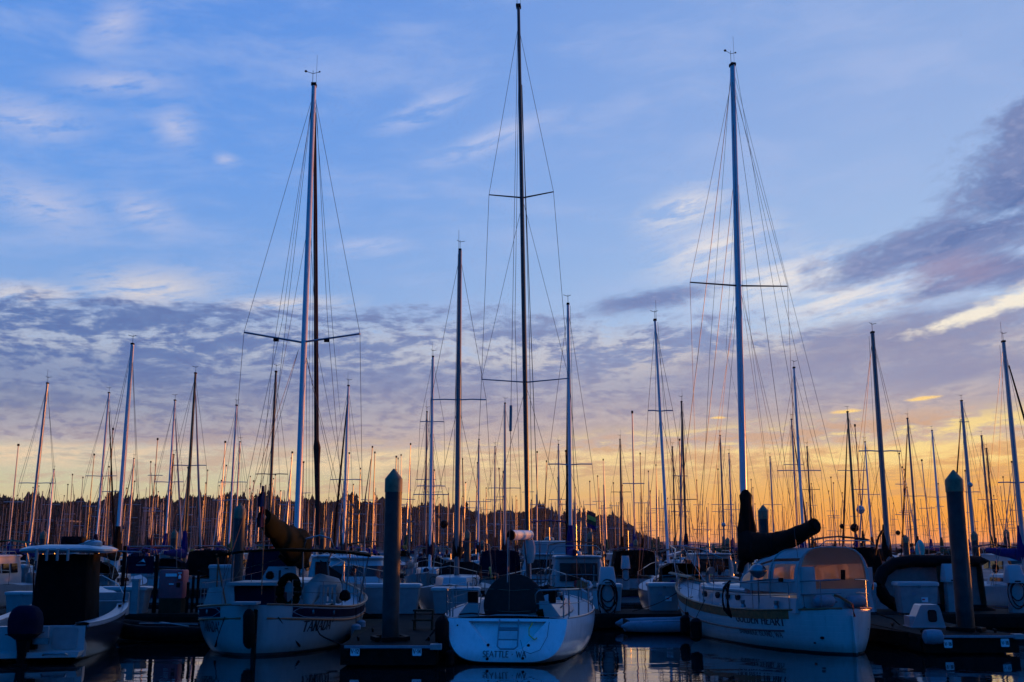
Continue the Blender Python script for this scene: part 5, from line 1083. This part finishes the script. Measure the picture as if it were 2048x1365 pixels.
line('dark line from the racing sloop quarter to the pier', [at(893, 1243, 25.6), at(868, 1262, 25.8), at(850, 1284, 25.6)], .018)
line('dark line from the cutter stern to the second pier', [at(1752, 1225, 28.6), at(1785, 1238, 29.5), at(1800, 1250, 29.9)], .018)

# ------------------------------------------------------------------ sailing boats of the other rows
def sailboat_parts(r, P, lod):
    """lod 2: all the gear; lod 1: what shows far off. P: L, B, H, my (mast station), hull, mast, mr, spr [(z, half)], cover, furl, dodger"""
    L, B, H = P['L'], P['B'], P['H']; h = Hull(L, B, P.get('free', (1.0, .95, 1.3)), .4, .44, P.get('bt', .62), .9, .2, .5, 1.0, 2.1)
    W = 'wire'; my = P['my']*L; top = Vector((P.get('lean', 0), my, H)); base = Vector((0, my, 1.3)); parts = {}
    h.topsides(20 if lod == 2 else 10, 7 if lod == 2 else 5).build('hull', P['hull'], r); h.transom(8).build('transom', P['hull'], r, False)
    h.deck(0, .02, nt=14 if lod == 2 else 8).build('deck', 'deck_white', r)
    y0, y1 = .30*L, .70*L
    out = [(-B*.28, y0), (B*.28, y0), (B*.29, (y0+y1)/2), (B*.15, y1), (-B*.15, y1), (-B*.29, (y0+y1)/2)]
    cab = cabin_mb(out, 1.0, 1.48, .88, .07).build('cabin', 'gelcoat', r)
    for s in (1, -1): MB().prism([(y0+.3, 1.15), (y0+.22*L, 1.15), (y0+.20*L, 1.32), (y0+.35, 1.32)], lambda y, z: Vector((s*(B*.285-.10*(z-1.0)), y, z)), lambda y, z: Vector((s*(B*.255), y, z))).build('window', 'dark_glass', cab, False)
    mr = P['mr']
    MB().sweep([base, base.lerp(top, .6), top], [(mr, mr*1.4), (mr, mr*1.4), (mr*.75, mr)], 8 if lod == 2 else 6).build('mast', P['mast'], r)
    for z, hw in P['spr']:
        c = base.lerp(top, (z-1.3)/(H-1.3)); MB().sweep([c+Vector((-hw, -.12, .02)), c+Vector((-hw*.5, -.05, .03)), c, c+Vector((hw*.5, -.05, .03)), c+Vector((hw, -.12, .02))], .03 if lod == 2 else .04, 5).build('spreader', P.get('sprm', 'mast_alu'), r)
    g0, g1 = Vector((0, my-.1, 2.35)), Vector((0, my-.40*L, 2.35+.15*P.get('kick', 1)))
    if P.get('cover'):
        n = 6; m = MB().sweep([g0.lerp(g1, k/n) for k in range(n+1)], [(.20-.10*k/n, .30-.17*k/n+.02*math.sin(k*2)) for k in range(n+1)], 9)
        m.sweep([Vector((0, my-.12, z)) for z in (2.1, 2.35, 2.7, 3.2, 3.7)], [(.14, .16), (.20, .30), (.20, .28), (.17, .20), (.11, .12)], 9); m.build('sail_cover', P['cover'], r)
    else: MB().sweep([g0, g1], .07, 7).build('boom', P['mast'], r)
    bow = Vector((0, L*.985, h.sheer(1)+.02)); ft = base.lerp(top, P.get('frac', .97))
    if P.get('furl'): MB().sweep([bow+Vector((0, 0, .3)), bow.lerp(ft, .12), bow.lerp(ft, .5), bow.lerp(ft, .92)], [.05, .085, .07, .035], 6).build('furled_jib', P['furl'], r)
    if P.get('dodger'): MB().grid([[Vector((x, y, z)) for x, z in ((-B*.28, 1.25), (-B*.27, 1.85), (-B*.15, 2.05), (B*.15, 2.05), (B*.27, 1.85), (B*.28, 1.25))] if k else [Vector((x*.95, y+.45, 1.45)) for x in (-B*.27, -B*.26, -B*.12, B*.12, B*.26, B*.27)] for k, y in ((1, y0-.9), (1, y0-.1), (0, y0+.2))]).build('dodger', P['dodger'], r)
    if lod == 2:
        rw = P.get('rw', .008)
        stays([bow, ft], rw).build('forestay', W, r); stays([Vector((0, .15, h.sheer(0))), top], rw).build('backstay', W, r)
        for s in (1, -1):
            cp = h.P(P['my']-.02, 0, s); ps = [top-Vector((0, 0, .2))]+[base.lerp(top, (z-1.3)/(H-1.3))+Vector((s*hw, -.12, .02)) for z, hw in sorted(P['spr'], reverse=True)]+[cp]
            stays(ps, rw).build('shroud', W, r)
            if P['spr']: z = P['spr'][0][0]; stays([base.lerp(top, (z-1.5)/(H-1.3)), h.P(P['my']-.07, 0, s)], rw).build('shroud', W, r)
            pv = None
            for t in (.04, .2, .36, .52, .68, .84):
                q = h.P(t, 0, s); u = q+Vector((0, 0, .6)); MB().tube(q, u, .013, 5).build('stanchion', 'steel', r)
                if pv: MB().tube(pv, u, .006, 4).build('lifeline', W, r)
                pv = u
        MB().sweep([h.P(.84, 0, -1)+Vector((0, 0, .6)), h.P(.95, 0, -1)+Vector((0, .15, .68)), Vector((0, L+.15, h.sheer(1)+.7)), h.P(.95, 0, 1)+Vector((0, .15, .68)), h.P(.84, 0, 1)+Vector((0, 0, .6))], .016, 6).build('pulpit', 'steel', r)
        MB().sweep([h.P(.04, 0, -1)+Vector((0, 0, .6)), Vector((-.5, .1, h.sheer(0)+.62)), Vector((.5, .1, h.sheer(0)+.62)), h.P(.04, 0, 1)+Vector((0, 0, .6))], .014, 6).build('pushpit', 'steel', r)
        stays([top+Vector((.10, -.18, -.1)), Vector((.22, my-.35, 2.2))], rw*.8).build('halyard', 'rope_dark', r)
        v = MB(); x, y, z = top; v.box((x, y, z+.04), (.14, .2, .09)); v.tube((x, y, z), (x, y, z+.5), .011, 4); v.sweep([(x-.22, y-.05, z+.48), (x, y, z+.42), (x+.14, y+.05, z+.5)], .013, 4); v.build('masthead_vane', 'rubber', r)
        if random.random() < .6: MB().tube((x+.06, y, z), (x+.06, y, z+1.0), .008, 4).build('antenna', W, r)
    elif random.random() < .8: MB().box((top.x, top.y, top.z+.10), (.16, .16, .22)).build('masthead_vane', 'rubber', r, False)

def clutter(r, L, B, z0, n, aft=True):
    rnd = random.random; cvs = ['canvas_blue', 'canvas_navy', 'canvas_black', 'canvas_green', 'canvas_grey', 'canvas_maroon']
    if rnd() < .55:                              # folding sun top over the cockpit
        cv = random.choice(cvs); y = L*.13; w = B*.36; zt = z0+random.uniform(1.5, 1.9)
        bt = MB().grid([[Vector((x*w, y+yy*.75, zt+.16*(1-x*x)-.05*yy*yy)) for x in (-1, -.7, 0, .7, 1)] for yy in (-1, 0, 1)]).build('bimini', cv, r)
        for sx in (-1, 1):
            for yy in (-.7, .7): MB().tube((sx*B*.40, y, z0+.3), (sx*w, y+yy, zt), .016, 5).build('bimini_post', 'steel', bt)
    if rnd() < .5: MB().sweep([(-B*.36, .35, z0), (-B*.34, .25, z0+1.5), (-B*.25, .2, z0+1.75), (B*.25, .2, z0+1.75), (B*.34, .25, z0+1.5), (B*.36, .35, z0)], .024, 7).build('radar_arch', 'steel', r)
    if rnd() < .45:
        c = Vector((random.choice((-1, 1))*B*.34, .1, z0+.55)); ob = MB().loft([[c+Vector((x, y, z)) for x, y in rrect(w, d, .05, 2)] for z, w, d in ((-.1, .16, .2), (.0, .24, .30), (.22, .24, .32), (.30, .14, .2))]).build('outboard_motor', random.choice(['rubber', 'tube_grey', 'canvas_navy']), r); MB().box(c+Vector((0, -.02, -.4)), (.08, .12, .6)).build('motor_leg', 'rubber', ob, False)
    if rnd() < .5:
        c = Vector((random.choice((-1, 1))*B*.38, L*.06, z0+.45)); MB().sweep([c+Vector((.05*math.sin(a), .20*math.cos(a), .26*math.sin(a))) for a in (R(-60)+R(300)*j/12 for j in range(13))], .055, 7).build('life_buoy', random.choice(['yellow_plastic', 'box_white', 'canvas_white']), r)
    for k in range(n):
        c = Vector((random.uniform(-.36, .36)*B, random.uniform(.04, .8)*L, z0+.02)); c.x *= 1 if c.y < L*.5 else .6; q = rnd()
        if q < .3: d = random.uniform(.12, .3); MB().box(c+Vector((0, 0, d*.5)), (d*1.5, d*1.2, d), taper=(.9, .9)).build('deck_box', random.choice(['box_white', 'rubber', 'canvas_grey', 'teak', 'tube_grey']), r, False)
        elif q < .5: d = random.uniform(.08, .16); MB().lathe([(d*.5, 0), (d, d*.4), (d*.9, d*2.0), (d*.4, d*2.5)], c, 9).build('jerry_can', random.choice(['sign_red', 'yellow_plastic', 'canvas_blue', 'box_white']), r)
        elif q < .7: MB().sweep([c+Vector((0, -.3, .1)), c+Vector((.1, 0, .3)), c+Vector((0, .35, .15))], [.10, .18, .08], 8).build('sail_bag', random.choice(cvs), r)
        elif q < .85: MB().sweep([c+Vector((.14*math.cos(a), .06*math.sin(a*2), .2+.18*math.sin(a))) for a in (6.283*j/10 for j in range(11))], .025, 5).build('rope_hank', random.choice(['rope_dark', 'rope_pale']), r)
        else: MB().tube(c, c+Vector((random.uniform(-.1, .1), 0, random.uniform(.8, 2.2))), .014, 5).build('whip_antenna', 'box_white', r)
COV = {'b': 'canvas_blue', 'n': 'canvas_navy', 'k': 'canvas_black', 'm': 'canvas_maroon', 'g': 'canvas_green', 'w': 'canvas_white', 'o': 'canvas_olive', 'y': 'canvas_grey', '': None}
MM = {'w': 'mast_white', 'a': 'mast_alu', 'd': 'mast_dark', 'o': 'mast_wood', 'g': 'mast_grey'}
# px and py of the masthead, distance, mast, radius, spreaders (py, half width in px), cover, furled jib, away?, lean m, hull, label
ROW = [
 (265, 690, 50, 'w', .115, [], 'k', '', 1, 0, 'hull_white', 'sailboat with thick bare white mast and no spreaders behind the banner'),
 (95, 768, 68, 'a', .10, [(967, 36)], 'b', '', 0, .25, 'hull_cream', 'cream sailboat with sunlit orange mast nearest the picture edge'),
 (218, 787, 79, 'w', .085, [(953, 31)], 'n', 'k', 1, .1, 'hull_white', 'sailboat with white mast and a long black furled jib slanting beside it'),
 (350, 802, 75, 'w', .085, [(965, 29)], 'b', 'w', 1, 0, 'hull_white', 'sailboat with white mast and white furled jib left of the dark brown mast'),
 (391, 748, 64, 'o', .095, [(932, 34)], 'b', 'w', 1, 0, 'hull_white', 'sailboat with dark brown mast, white furled jib and blue sail cover'),
 (473, 812, 78, 'w', .085, [(965, 29)], 'g', '', 0, 0, 'hull_white', 'sailboat with pale mast just left of the double ender spreader'),
 (552, 745, 62, 'd', .085, [(949, 32)], 'k', '', 0, 0, 'hull_white', 'sailboat with thin black mast seen left of the double ender mast'),
 (697, 773, 68, 'w', .09, [(960, 31)], 'y', 'k', 0, 0, 'hull_white', 'sailboat with white mast and black furled jib right of the double ender'),
 (866, 715, 64, 'w', .10, [(844, 24), (973, 28), (990, 35)], 'n', '', 0, 0, 'hull_white', 'sailboat with white mast and three pairs of spreaders'),
 (854, 825, 84, 'g', .08, [(960, 20)], 'm', '', 0, 0, 'hull_white', 'sailboat with grey mast just left of the three spreader mast'),
 (920, 502, 45.5, 'g', .115, [(800, 56)], 'k', '', 0, 0, 'hull_white', 'big sailboat with tall grey mast and black cover left of the racing sloop'),
 (958, 880, 98, 'w', .085, [(1004, 24)], 'm', '', 0, 0, 'hull_white', 'sailboat with pale mast and maroon sail cover behind the racing sloop'),
 (1010, 808, 78, 'a', .09, [(977, 32)], 'm', '', 0, 0, 'hull_white', 'sailboat with pinkish sunlit mast and maroon cover left of the tall dark mast'),
 (1136, 610, 48, 'w', .085, [(930, 44)], 'b', 'k', 1, 0, 'hull_white', 'sailboat with white mast, black furled jib and blue cover right of the racing sloop'),
 (1240, 880, 98, 'd', .09, [(985, 20)], 'k', '', 1, 0, 'hull_white', 'sailboat with dark mast between the racing sloop and the leaning mast'),
 (1310, 642, 47, 'w', .07, [(823, 25)], '', '', 1, -.32, 'hull_white', 'small sailboat with leaning slender white mast behind the dock box'),
 (1363, 805, 76, 'd', .09, [(1000, 25)], 'n', 'w', 1, 0, 'hull_white', 'sailboat with black mast and white furled jib slanting to the right'),
 (1440, 872, 96, 'g', .09, [(1010, 22)], 'g', '', 0, 0, 'hull_white', 'sailboat with dull grey mast left of the cutter mast'),
 (1458, 908, 112, 'a', .09, [(1020, 18)], 'b', '', 1, 0, 'hull_white', 'sailboat with silver mast close left of the cutter mast'),
 (1588, 737, 62, 'w', .085, [(942, 43)], 'b', '', 0, 0, 'hull_white', 'sailboat with white mast right of the cutter mast'),
 (1583, 840, 86, 'a', .08, [(930, 20)], '', 'y', 0, 0, 'hull_white', 'sailboat with silver mast close behind the white mast right of the cutter'),
 (1614, 895, 102, 'd', .09, [(980, 20)], 'k', '', 1, 0, 'hull_navy', 'navy sailboat with black mast above the dark boom end'),
 (1695, 825, 80, 'o', .10, [(942, 28)], 'b', 'y', 1, 0, 'hull_white', 'sailboat with golden brown mast above the cutter enclosure'),
 (1730, 885, 100, 'w', .08, [(990, 22)], 'n', 'w', 1, 0, 'hull_white', 'sailboat with white furled jib slanting left of the big grey mast'),
 (1745, 667, 46, 'g', .11, [(903, 43)], 'k', '', 0, 0, 'hull_white', 'big sailboat with thick grey mast behind the black inflatable boat'),
 (1815, 838, 93, 'g', .095, [(993, 22)], 'k', 'k', 1, 0, 'hull_white', 'sailboat with grey mast and black furled jib leaning right'),
 (1864, 862, 105, 'w', .10, [(995, 22)], 'g', '', 1, 0, 'hull_white', 'sailboat with white mast left of the thick dark pile'),
 (1923, 803, 76, 'a', .12, [(845, 10), (985, 20)], 'y', 'k', 1, 0, 'hull_white', 'sailboat with stout silver mast and short crosstrees right of the thick dark pile'),
 (1963, 873, 96, 'g', .10, [(1000, 20)], 'g', '', 1, 0, 'hull_white', 'sailboat with grey mast between the dark pile and the picture edge'),
 (1973, 898, 108, 'd', .10, [], 'n', '', 1, 0, 'hull_white', 'sailboat with black bare mast between the dark pile and the picture edge'),
 (2007, 685, 48, 'a', .10, [(966, 36)], 'b', 'k', 0, 0, 'hull_white', 'sailboat with silver mast and bright blue boom cover at the picture edge'),
 (480, 885, 99, 'a', .085, [(1000, 20)], 'k', '', 0, 0, 'hull_white', 'sailboat with silver mast behind the thick pile and pale mast'),
 (347, 910, 112, 'o', .10, [], 'm', '', 0, 0, 'hull_white', 'sailboat with brown mast close to the white furled jib'),
 (866, 885, 100, 'w', .08, [(985, 20)], 'b', '', 1, 0, 'hull_white', 'sailboat with white mast close right of the three spreader mast'),
 (990, 895, 104, 'a', .08, [(1000, 18)], 'n', '', 1, 0, 'hull_white', 'sailboat with silver mast just left of the pinkish mast'),
 (1117, 890, 103, 'a', .09, [(1000, 20)], 'k', '', 0, 0, 'hull_white', 'sailboat with silver mast just right of the tall dark mast'),
 (1345, 895, 104, 'o', .085, [(1010, 20)], 'm', '', 0, 0, 'hull_white', 'sailboat with brown mast right of the leaning white mast'),
 (1540, 915, 112, 'a', .09, [(1010, 18)], 'b', '', 1, 0, 'hull_white', 'sailboat with silver mast above the pile behind the dark boom'),
 (108, 940, 128, 'w', .10, [(1010, 18)], 'k', 'y', 0, 0, 'hull_white', 'sailboat with white mast low beside the sunlit orange mast'),
 (268, 918, 114, 'a', .10, [(1010, 20)], 'b', 'y', 0, 0, 'hull_white', 'sailboat with silver mast just right of the thick bare white mast'),
]
random.seed(11)
ROWPOS = []; ROOTS = {}
for (px, py, Y, mm, mr, spr, cov, furl, away, lean, hul, lab) in ROW:
    top = at(px, py, Y); H = top.z; L = max(7.8, min(11.5, H*.70)); my = .56; B = L*.30+.2
    k = Y/F*1.0
    P = dict(L=L, B=B, H=H, my=my, hull=hul, mast=MM[mm], mr=mr, cover=COV[cov], furl=COV[furl], dodger=random.choice([None, 'canvas_blue', 'canvas_navy', 'canvas_black', None]), kick=random.uniform(-.5, 2), rw=.007+Y*.00005,
             spr=[(at(px, sy, Y).z, hw*k) for sy, hw in spr], lean=lean*(1 if away else -1), sprm='mast_alu' if mm not in 'd' else 'mast_dark')
    d = 1 if away else -1; X = top.x-lean
    a = R(random.uniform(-3, 3))+(0 if away else math.pi)
    if px == 920: P['dodger'] = 'canvas_black'
    off = Vector((0, my*L, 0)); off.rotate(Matrix.Rotation(a, 3, 'Z'))
    t = thing('sailboat', lab, 'sailboat', (X-off.x, Y-off.y, 0), a, 'sailboats in the nearer rows')
    sailboat_parts(t, P, 2); clutter(t, L, B, 1.02, 9 if Y < 70 else 5); ROWPOS.append((X, Y)); ROOTS[px] = t

def mast_ball(root, px, py, Y, r, m, nm):
    q = inv(ROOTS[root]) @ at(px, py, Y); MB().lathe([(r*.1, -r), (r*.7, -r*.7), (r, 0), (r*.7, r*.7), (r*.1, r)], q, 12).build(nm, m, ROOTS[root])
mast_ball(866, 888, 1049, 63.6, .26, 'rubber', 'radar_reflector'); mast_ball(1695, 1709, 1056, 79.8, .34, 'rubber', 'radar_reflector'); mast_ball(1695, 1684, 1053, 79.9, .20, 'rubber', 'radar_reflector'); mast_ball(1730, 1721, 1020, 99.6, .42, 'gelcoat', 'radar_dome')
mast_ball(1923, 1940, 970, 75.8, .20, 'gelcoat', 'radar_dome'); mast_ball(1815, 1796, 1066, 92.6, .22, 'rubber', 'radar_reflector'); mast_ball(1440, 1447, 1050, 95.8, .22, 'gelcoat', 'radar_dome'); mast_ball(958, 915, 1004, 97.8, .20, 'gelcoat', 'mast_lamp')
# ---- motor yachts between them
def motor_yacht(label, px, Y, a, L, B, style=0, canvas='canvas_navy', zs=1.0, txt=None):
    X = at(px, 1100, Y).x; t = thing('motor_yacht', label, 'motorboat', (X, Y, 0), a, 'motor yachts in the rows behind the walkway')
    h = Hull(L, B, (.95*zs, 1.05*zs, 1.5*zs), .3, .36, .86, 1.0, .0, .40, 1.0, 2.6); h.topsides(20, 8).build('hull', 'hull_white', t); h.transom(8).build('transom', 'hull_white', t, False); h.deck(0, .02, nt=14).build('deck', 'deck_white', t)
    z0 = 1.05*zs; z1 = z0+1.15
    cb = MB().loft([[Vector((x*k, L*.45+y*k2+o, z)) for x, y in rrect(B*.80, L*.46, .3, 3)] for z, k, k2, o in ((z0, 1, 1, 0), (z0+.5, .98, .97, -.05), (z1, .86, .84, -.30), (z1+.10, .88, .92, -.35), (z1+.16, .84, .88, -.35))]).build('cabin', 'gelcoat', t)
    for s in (1, -1):
        for k in range(3): MB().prism([(0, 0), (.62, 0), (.56, .42), (.04, .42)], lambda y, z: Vector((s*(B*.405-.10*z), L*.30+k*.82+y, z0+.50+z)), lambda y, z: Vector((s*(B*.34), L*.30+k*.82+y, z0+.50+z))).build('window', 'dark_glass', cb, False)
    for k in range(3): MB().prism([(-.36, 0), (.36, 0), (.33, .46), (-.33, .46)], lambda x, z: Vector((x+(k-1)*.80, L*.665-.42*z, z0+.50+z)), lambda x, z: Vector((x+(k-1)*.80, L*.62-.42*z, z0+.50+z))).build('windscreen', 'dark_glass', cb, False)
    MB().box((0, L*.212, z0+.62), (B*.55, .08, .75)).build('aft_window', 'dark_glass', cb, False)
    MB().box((B*.30, L*.208, z0+.6), (.05, .09, 1.1)).build('door_frame', 'gelcoat', cb, False)
    if style == 1:
        MB().loft([[Vector((x*k, L*.40+y*k2, z)) for x, y in rrect(B*.72, L*.30, .25, 3)] for z, k, k2 in ((z1+.1, 1, 1), (z1+.75, 1.02, 1.04), (z1+.80, .9, .9))]).build('flybridge', 'gelcoat', t)
        bt = MB().grid([[Vector((x*B*.36, L*.40+y*1.1, z1+1.75+.18*(1-x*x)-.06*y*y)) for x in (-1, -.6, 0, .6, 1)] for y in (-1, 0, 1)]).build('bimini', canvas, t)
        for sx in (-1, 1):
            for sy in (-1, 1): MB().tube((sx*B*.35, L*.40+sy*.9, z1+.6), (sx*B*.36, L*.40+sy*1.05, z1+1.72), .016, 5).build('bimini_post', 'steel', bt)
        if txt: lettering(txt, .24, lambda x, z: Vector((x+.4, L*.25-.012, z1+.30+z)), .2, .12, serif=False).build('lettering', 'lettering', t, False)
    elif style == 2:
        MB().loft([[Vector((x*k, L*.10+y, z)) for x, y in rrect(B*.74, L*.22, .15, 3)] for z, k in ((z0+.1, 1.0), (z0+.9, .98), (z1+.25, .90), (z1+.35, .6))]).build('cockpit_canvas', canvas, t)
    MB().sweep([(0, L*.36, z1+.1), (-.02, L*.34, z1+1.5)], .02, 6).build('mast_pole', 'steel', t); MB().lathe([(.24, 0), (.27, .05), (.24, .16), (.05, .2)], (0, L*.42, z1+(.16 if style != 1 else .82)), 12).build('radar_dome', 'gelcoat', t)
    for s in (1, -1):
        MB().sweep([h.P(t_, 0, s)+Vector((-.05*s, 0, .62 if t_ < .97 else .66)) for t_ in (.45, .6, .75, .88, .97)]+[Vector((0, L+.05, 1.5*zs+.70))], .016, 6).build('bow_rail', 'steel', t)
        for t_ in (.45, .6, .75, .88): MB().tube(h.P(t_, 0, s)+Vector((-.05*s, 0, 0)), h.P(t_, 0, s)+Vector((-.05*s, 0, .62)), .013, 5).build('stanchion', 'steel', t)
        MB().sweep([(s*B*.36, L*.30, z1+.12), (s*B*.36, L*.32, z1+.32), (s*B*.34, L*.52, z1+.32), (s*B*.34, L*.54, z1+.12)], .016, 6).build('roof_rail', 'steel', t)
    clutter(t, L, B, z0, 8)
    return t
PI = math.pi
motor_yacht('motor yacht with white top seen between the console boat and the banner', 200, 60, PI, 8.5, 3.0, 0)
motor_yacht('motor yacht with dark cockpit canvas behind the fire cabinet', 415, 60, 0, 9, 3.2, 2, 'canvas_black')
motor_yacht('motor yacht with navy cockpit canvas behind the double ender boom', 540, 50, 0, 9.0, 3.1, 2, 'canvas_navy')
motor_yacht('motor yacht behind the bimini frame of the double ender', 655, 47, 0, 9, 3.2, 0, 'canvas_navy')
motor_yacht('white cabin cruiser between the double ender and the thick pile', 748, 46, PI, 8.6, 3.0, 0)
motor_yacht('flybridge motor yacht with blue top and dark letter behind the racing sloop', 1105, 52, 0, 11, 3.8, 1, 'canvas_blue', 1.05, 'M')
motor_yacht('pilothouse motorboat with dark windows right of the racing sloop', 1162, 43, 0, 8.2, 2.9, 0)
motor_yacht('motor yacht with dark cockpit canvas left of the leaning mast', 1270, 60, 0, 9.5, 3.3, 2, 'canvas_black')
motor_yacht('cabin cruiser with dark windows behind the cutter pulpit', 1440, 60, 0, 9, 3.1, 0, 'canvas_white')
motor_yacht('white motor yacht half hidden behind the blue boom cover', 1965, 62, PI, 9, 3.1, 0)
motor_yacht('motor yacht with black canvas behind the black inflatable boat', 1700, 40.5, 0, 9.5, 3.4, 2, 'canvas_black', 1.15)
motor_yacht('cabin cruiser low between the racing sloop and the thick pile', 1000, 58, 0, 9, 3.1, 2, 'canvas_navy')
motor_yacht('cabin cruiser behind the sailboat with the blue sail cover', 330, 66, 0, 8.2, 2.9, 0, 'canvas_blue')
motor_yacht('cabin cruiser at the picture edge behind the outboard motor', 40, 52, PI, 8.6, 3.0, 0)

# rainbow flag by its pile, aqua sail wrap
c = at(1172, 1052, 73.6); t = thing('rainbow_flag', 'small rainbow flag flying beside the far pile', 'flag', (c.x, 73.6, c.z-1.4)); MB().tube((0, 0, 0), (0, 0, 2.6), .03, 6).build('staff', 'mast_alu', t)
for k, cm in enumerate(('flag_red', 'yellow_plastic', 'canvas_green', 'canvas_blue')): MB().grid([[Vector((.1+.6*u/4, .06*math.sin(u*1.4), 2.5-.30*k-.30*v-.25*u/4)) for u in range(5)] for v in range(2)]).build('stripe', cm, t)
c = at(1840, 1110, 72); t, off = hang('wrapped_sail', 'bright aqua wrapped sail standing behind the black inflatable boat', 'sail', [at(1840, y, 72) for y in (1112, 1104, 1094, 1086, 1080)], [.25, .30, .30, .22, .06], 'canvas_aqua')
MB().lathe([(.05, 0), (.05, at(1840, 1112, 72).z*-.0-.9)], (0, 0, 0), 8).build('stand', 'mast_grey', t)

# ---- the fleet beyond: six kinds, copied
KIND = [('canvas_blue', 'mast_alu', '', 'hull_white', 'pale masted boat with blue sail cover'), ('canvas_black', 'mast_dark', '', 'hull_white', 'black masted boat with black sail cover'),
        ('canvas_maroon', 'mast_grey', '', 'hull_white', 'grey masted boat with maroon sail cover'), ('canvas_green', 'mast_alu', 'canvas_white', 'hull_white', 'boat with green cover and furled jib'),
        ('canvas_navy', 'mast_grey', 'canvas_grey', 'hull_navy', 'navy boat with grey furled jib'), (None, 'mast_wood', '', 'hull_cream', 'cream boat with brown mast')]
random.seed(5)
PROTO = []
for cv, ms, fu, hu, lb in KIND:
    t = thing('sailboat', lb, 'sailboat', (0, 0, 0), 0, 'sailboats in the far rows')
    sailboat_parts(t, dict(L=9.6, B=3.1, H=13.2, my=.56, hull=hu, mast=ms, mr=.062, cover=cv, furl=fu or None, dodger=random.choice([None, 'canvas_blue', 'canvas_black']), spr=[(7.4, .9)] if cv != 'canvas_maroon' else [(6.0, 1.0), (9.6, .8)]), 1)
    PROTO.append([t, False, lb])
ZONES = [(110, 'under the leafy trees'), (300, 'behind the console boat'), (450, 'behind the fire cabinet'), (600, 'left of the double ender mast'), (760, 'right of the double ender mast'), (900, 'right of the thick pile'), (1040, 'left of the tall dark mast'),
         (1160, 'right of the tall dark mast'), (1330, 'left of the leaning mast'), (1480, 'left of the cutter mast'), (1640, 'right of the cutter mast'), (1800, 'behind the black inflatable'), (1930, 'by the dark pile'), (2060, 'beyond the dark pile'), (9e9, 'outside the view')]
RANKS = [(100, 'near row'), (114, 'first far row'), (133, 'second far row'), (153, 'third far row'), (172, 'fourth far row'), (192, 'fifth far row'), (999, 'sixth far row')]
def place_far(X, Y):
    e = random.choices(PROTO, (3, 3, 4, 2, 3, 3))[0]
    t = e[0] if not e[1] else copy_tree(e[0]); e[1] = True
    px = proj((X, Y, 1.5))[0]; zone = [z for lim, z in ZONES if px < lim][0]; row = [r for lim, r in RANKS if Y < lim][0]
    t['label'] = '%s, %s, %s' % (e[2], row, zone)
    k = random.uniform(.74, 1.18); t.location = (X, Y, 0); t.scale = (k, k, k*random.uniform(.84, 1.16)); t.rotation_euler = (0, R(random.gauss(0, 1.1)), R(random.uniform(-4, 4))+(PI if random.random() < .5 else 0))
count = 0
for Y in (108, 121, 146, 160, 186, 199):
    X = -Y*.545
    while X < Y*.545:
        X += random.uniform(3.6, 4.6); yy = Y+random.uniform(-2, 2)
        if X > Y*.12 and random.random() < .42: continue
        if any(abs(X-a) < 3.6 and abs(yy-b) < 8 for a, b in ROWPOS): continue
        place_far(X, yy); count += 1
# the rows run on unseen towards the sunset, added to shade the near hulls
for Y in (28, 45, 64, 80):
    X = max(15.5, Y*.60)
    while X < Y*.60+22:
        X += random.uniform(4.2, 5.4)
        if X > Y*.60: place_far(X, Y+random.uniform(-1, 1)); count += 1
print('far boats', count)
mass = MB(); mm2 = MB()
for Y in (214, 222, 230, 238, 250, 258, 266, 274, 282, 290):
    X = -Y*.53
    while X < Y*.53:
        X += random.uniform(3.6, 5.5)
        if X > Y*.15 and random.random() < .5: continue
        hh = random.uniform(9.5, 15.5); x = X; y = Y+random.uniform(-2, 2); ln = random.gauss(0, .12)
        mass.sweep([(x, y, 1), (x+ln, y, hh)], [.075, .055], 5)
        z = hh*.55; mass.sweep([(x-1+ln*.5, y, z), (x+1+ln*.5, y, z)], .04, 4)
        Lh = random.uniform(8, 10); mass.loft([[Vector((x+sx*wd, y+yy*Lh, zz)) for sx, wd, zz in ((-1, w1, 1.1), (1, w1, 1.1), (1, w1*.6, -.1), (-1, w1*.6, -.1))] for yy, w1 in ((-.5, 1.1), (-.1, 1.5), (.2, 1.3), (.5, .1))])
        mass.box((x, y-.3, 1.3), (1.8, 3.5, .6), taper=(.8, .8))
tag(mass.build('distant_fleet', 'mast_grey'), 'mass of tiny masts and hulls in the farthest rows', kind='stuff')
# ---- evening air
o = MB().box((1100, 2100, 18.5), (8400, 4500, 40.0)).build('haze', 'wire', smooth=False); tag(o, 'thin warm evening haze over the harbour', kind='stuff')
hm = bpy.data.materials.new('haze_air'); hm.use_nodes = True; o.data.materials[0] = hm
hn = hm.node_tree.nodes; hn.remove(hn['Principled BSDF']); pv = hn.new('ShaderNodeVolumePrincipled')
pv.inputs['Color'].default_value = (0.90, 0.88, 0.86, 1); pv.inputs['Density'].default_value = 0.00009; pv.inputs['Anisotropy'].default_value = 0.4
hm.node_tree.links.new(pv.outputs[0], hn['Material Output'].inputs['Volume'])
sc.cycles.adaptive_threshold = 0.015; sc.cycles.adaptive_min_samples = 8
sc.cycles.max_bounces = 6; sc.cycles.volume_bounces = 0; sc.cycles.glossy_bounces = 3; sc.cycles.diffuse_bounces = 2; sc.cycles.transparent_max_bounces = 8
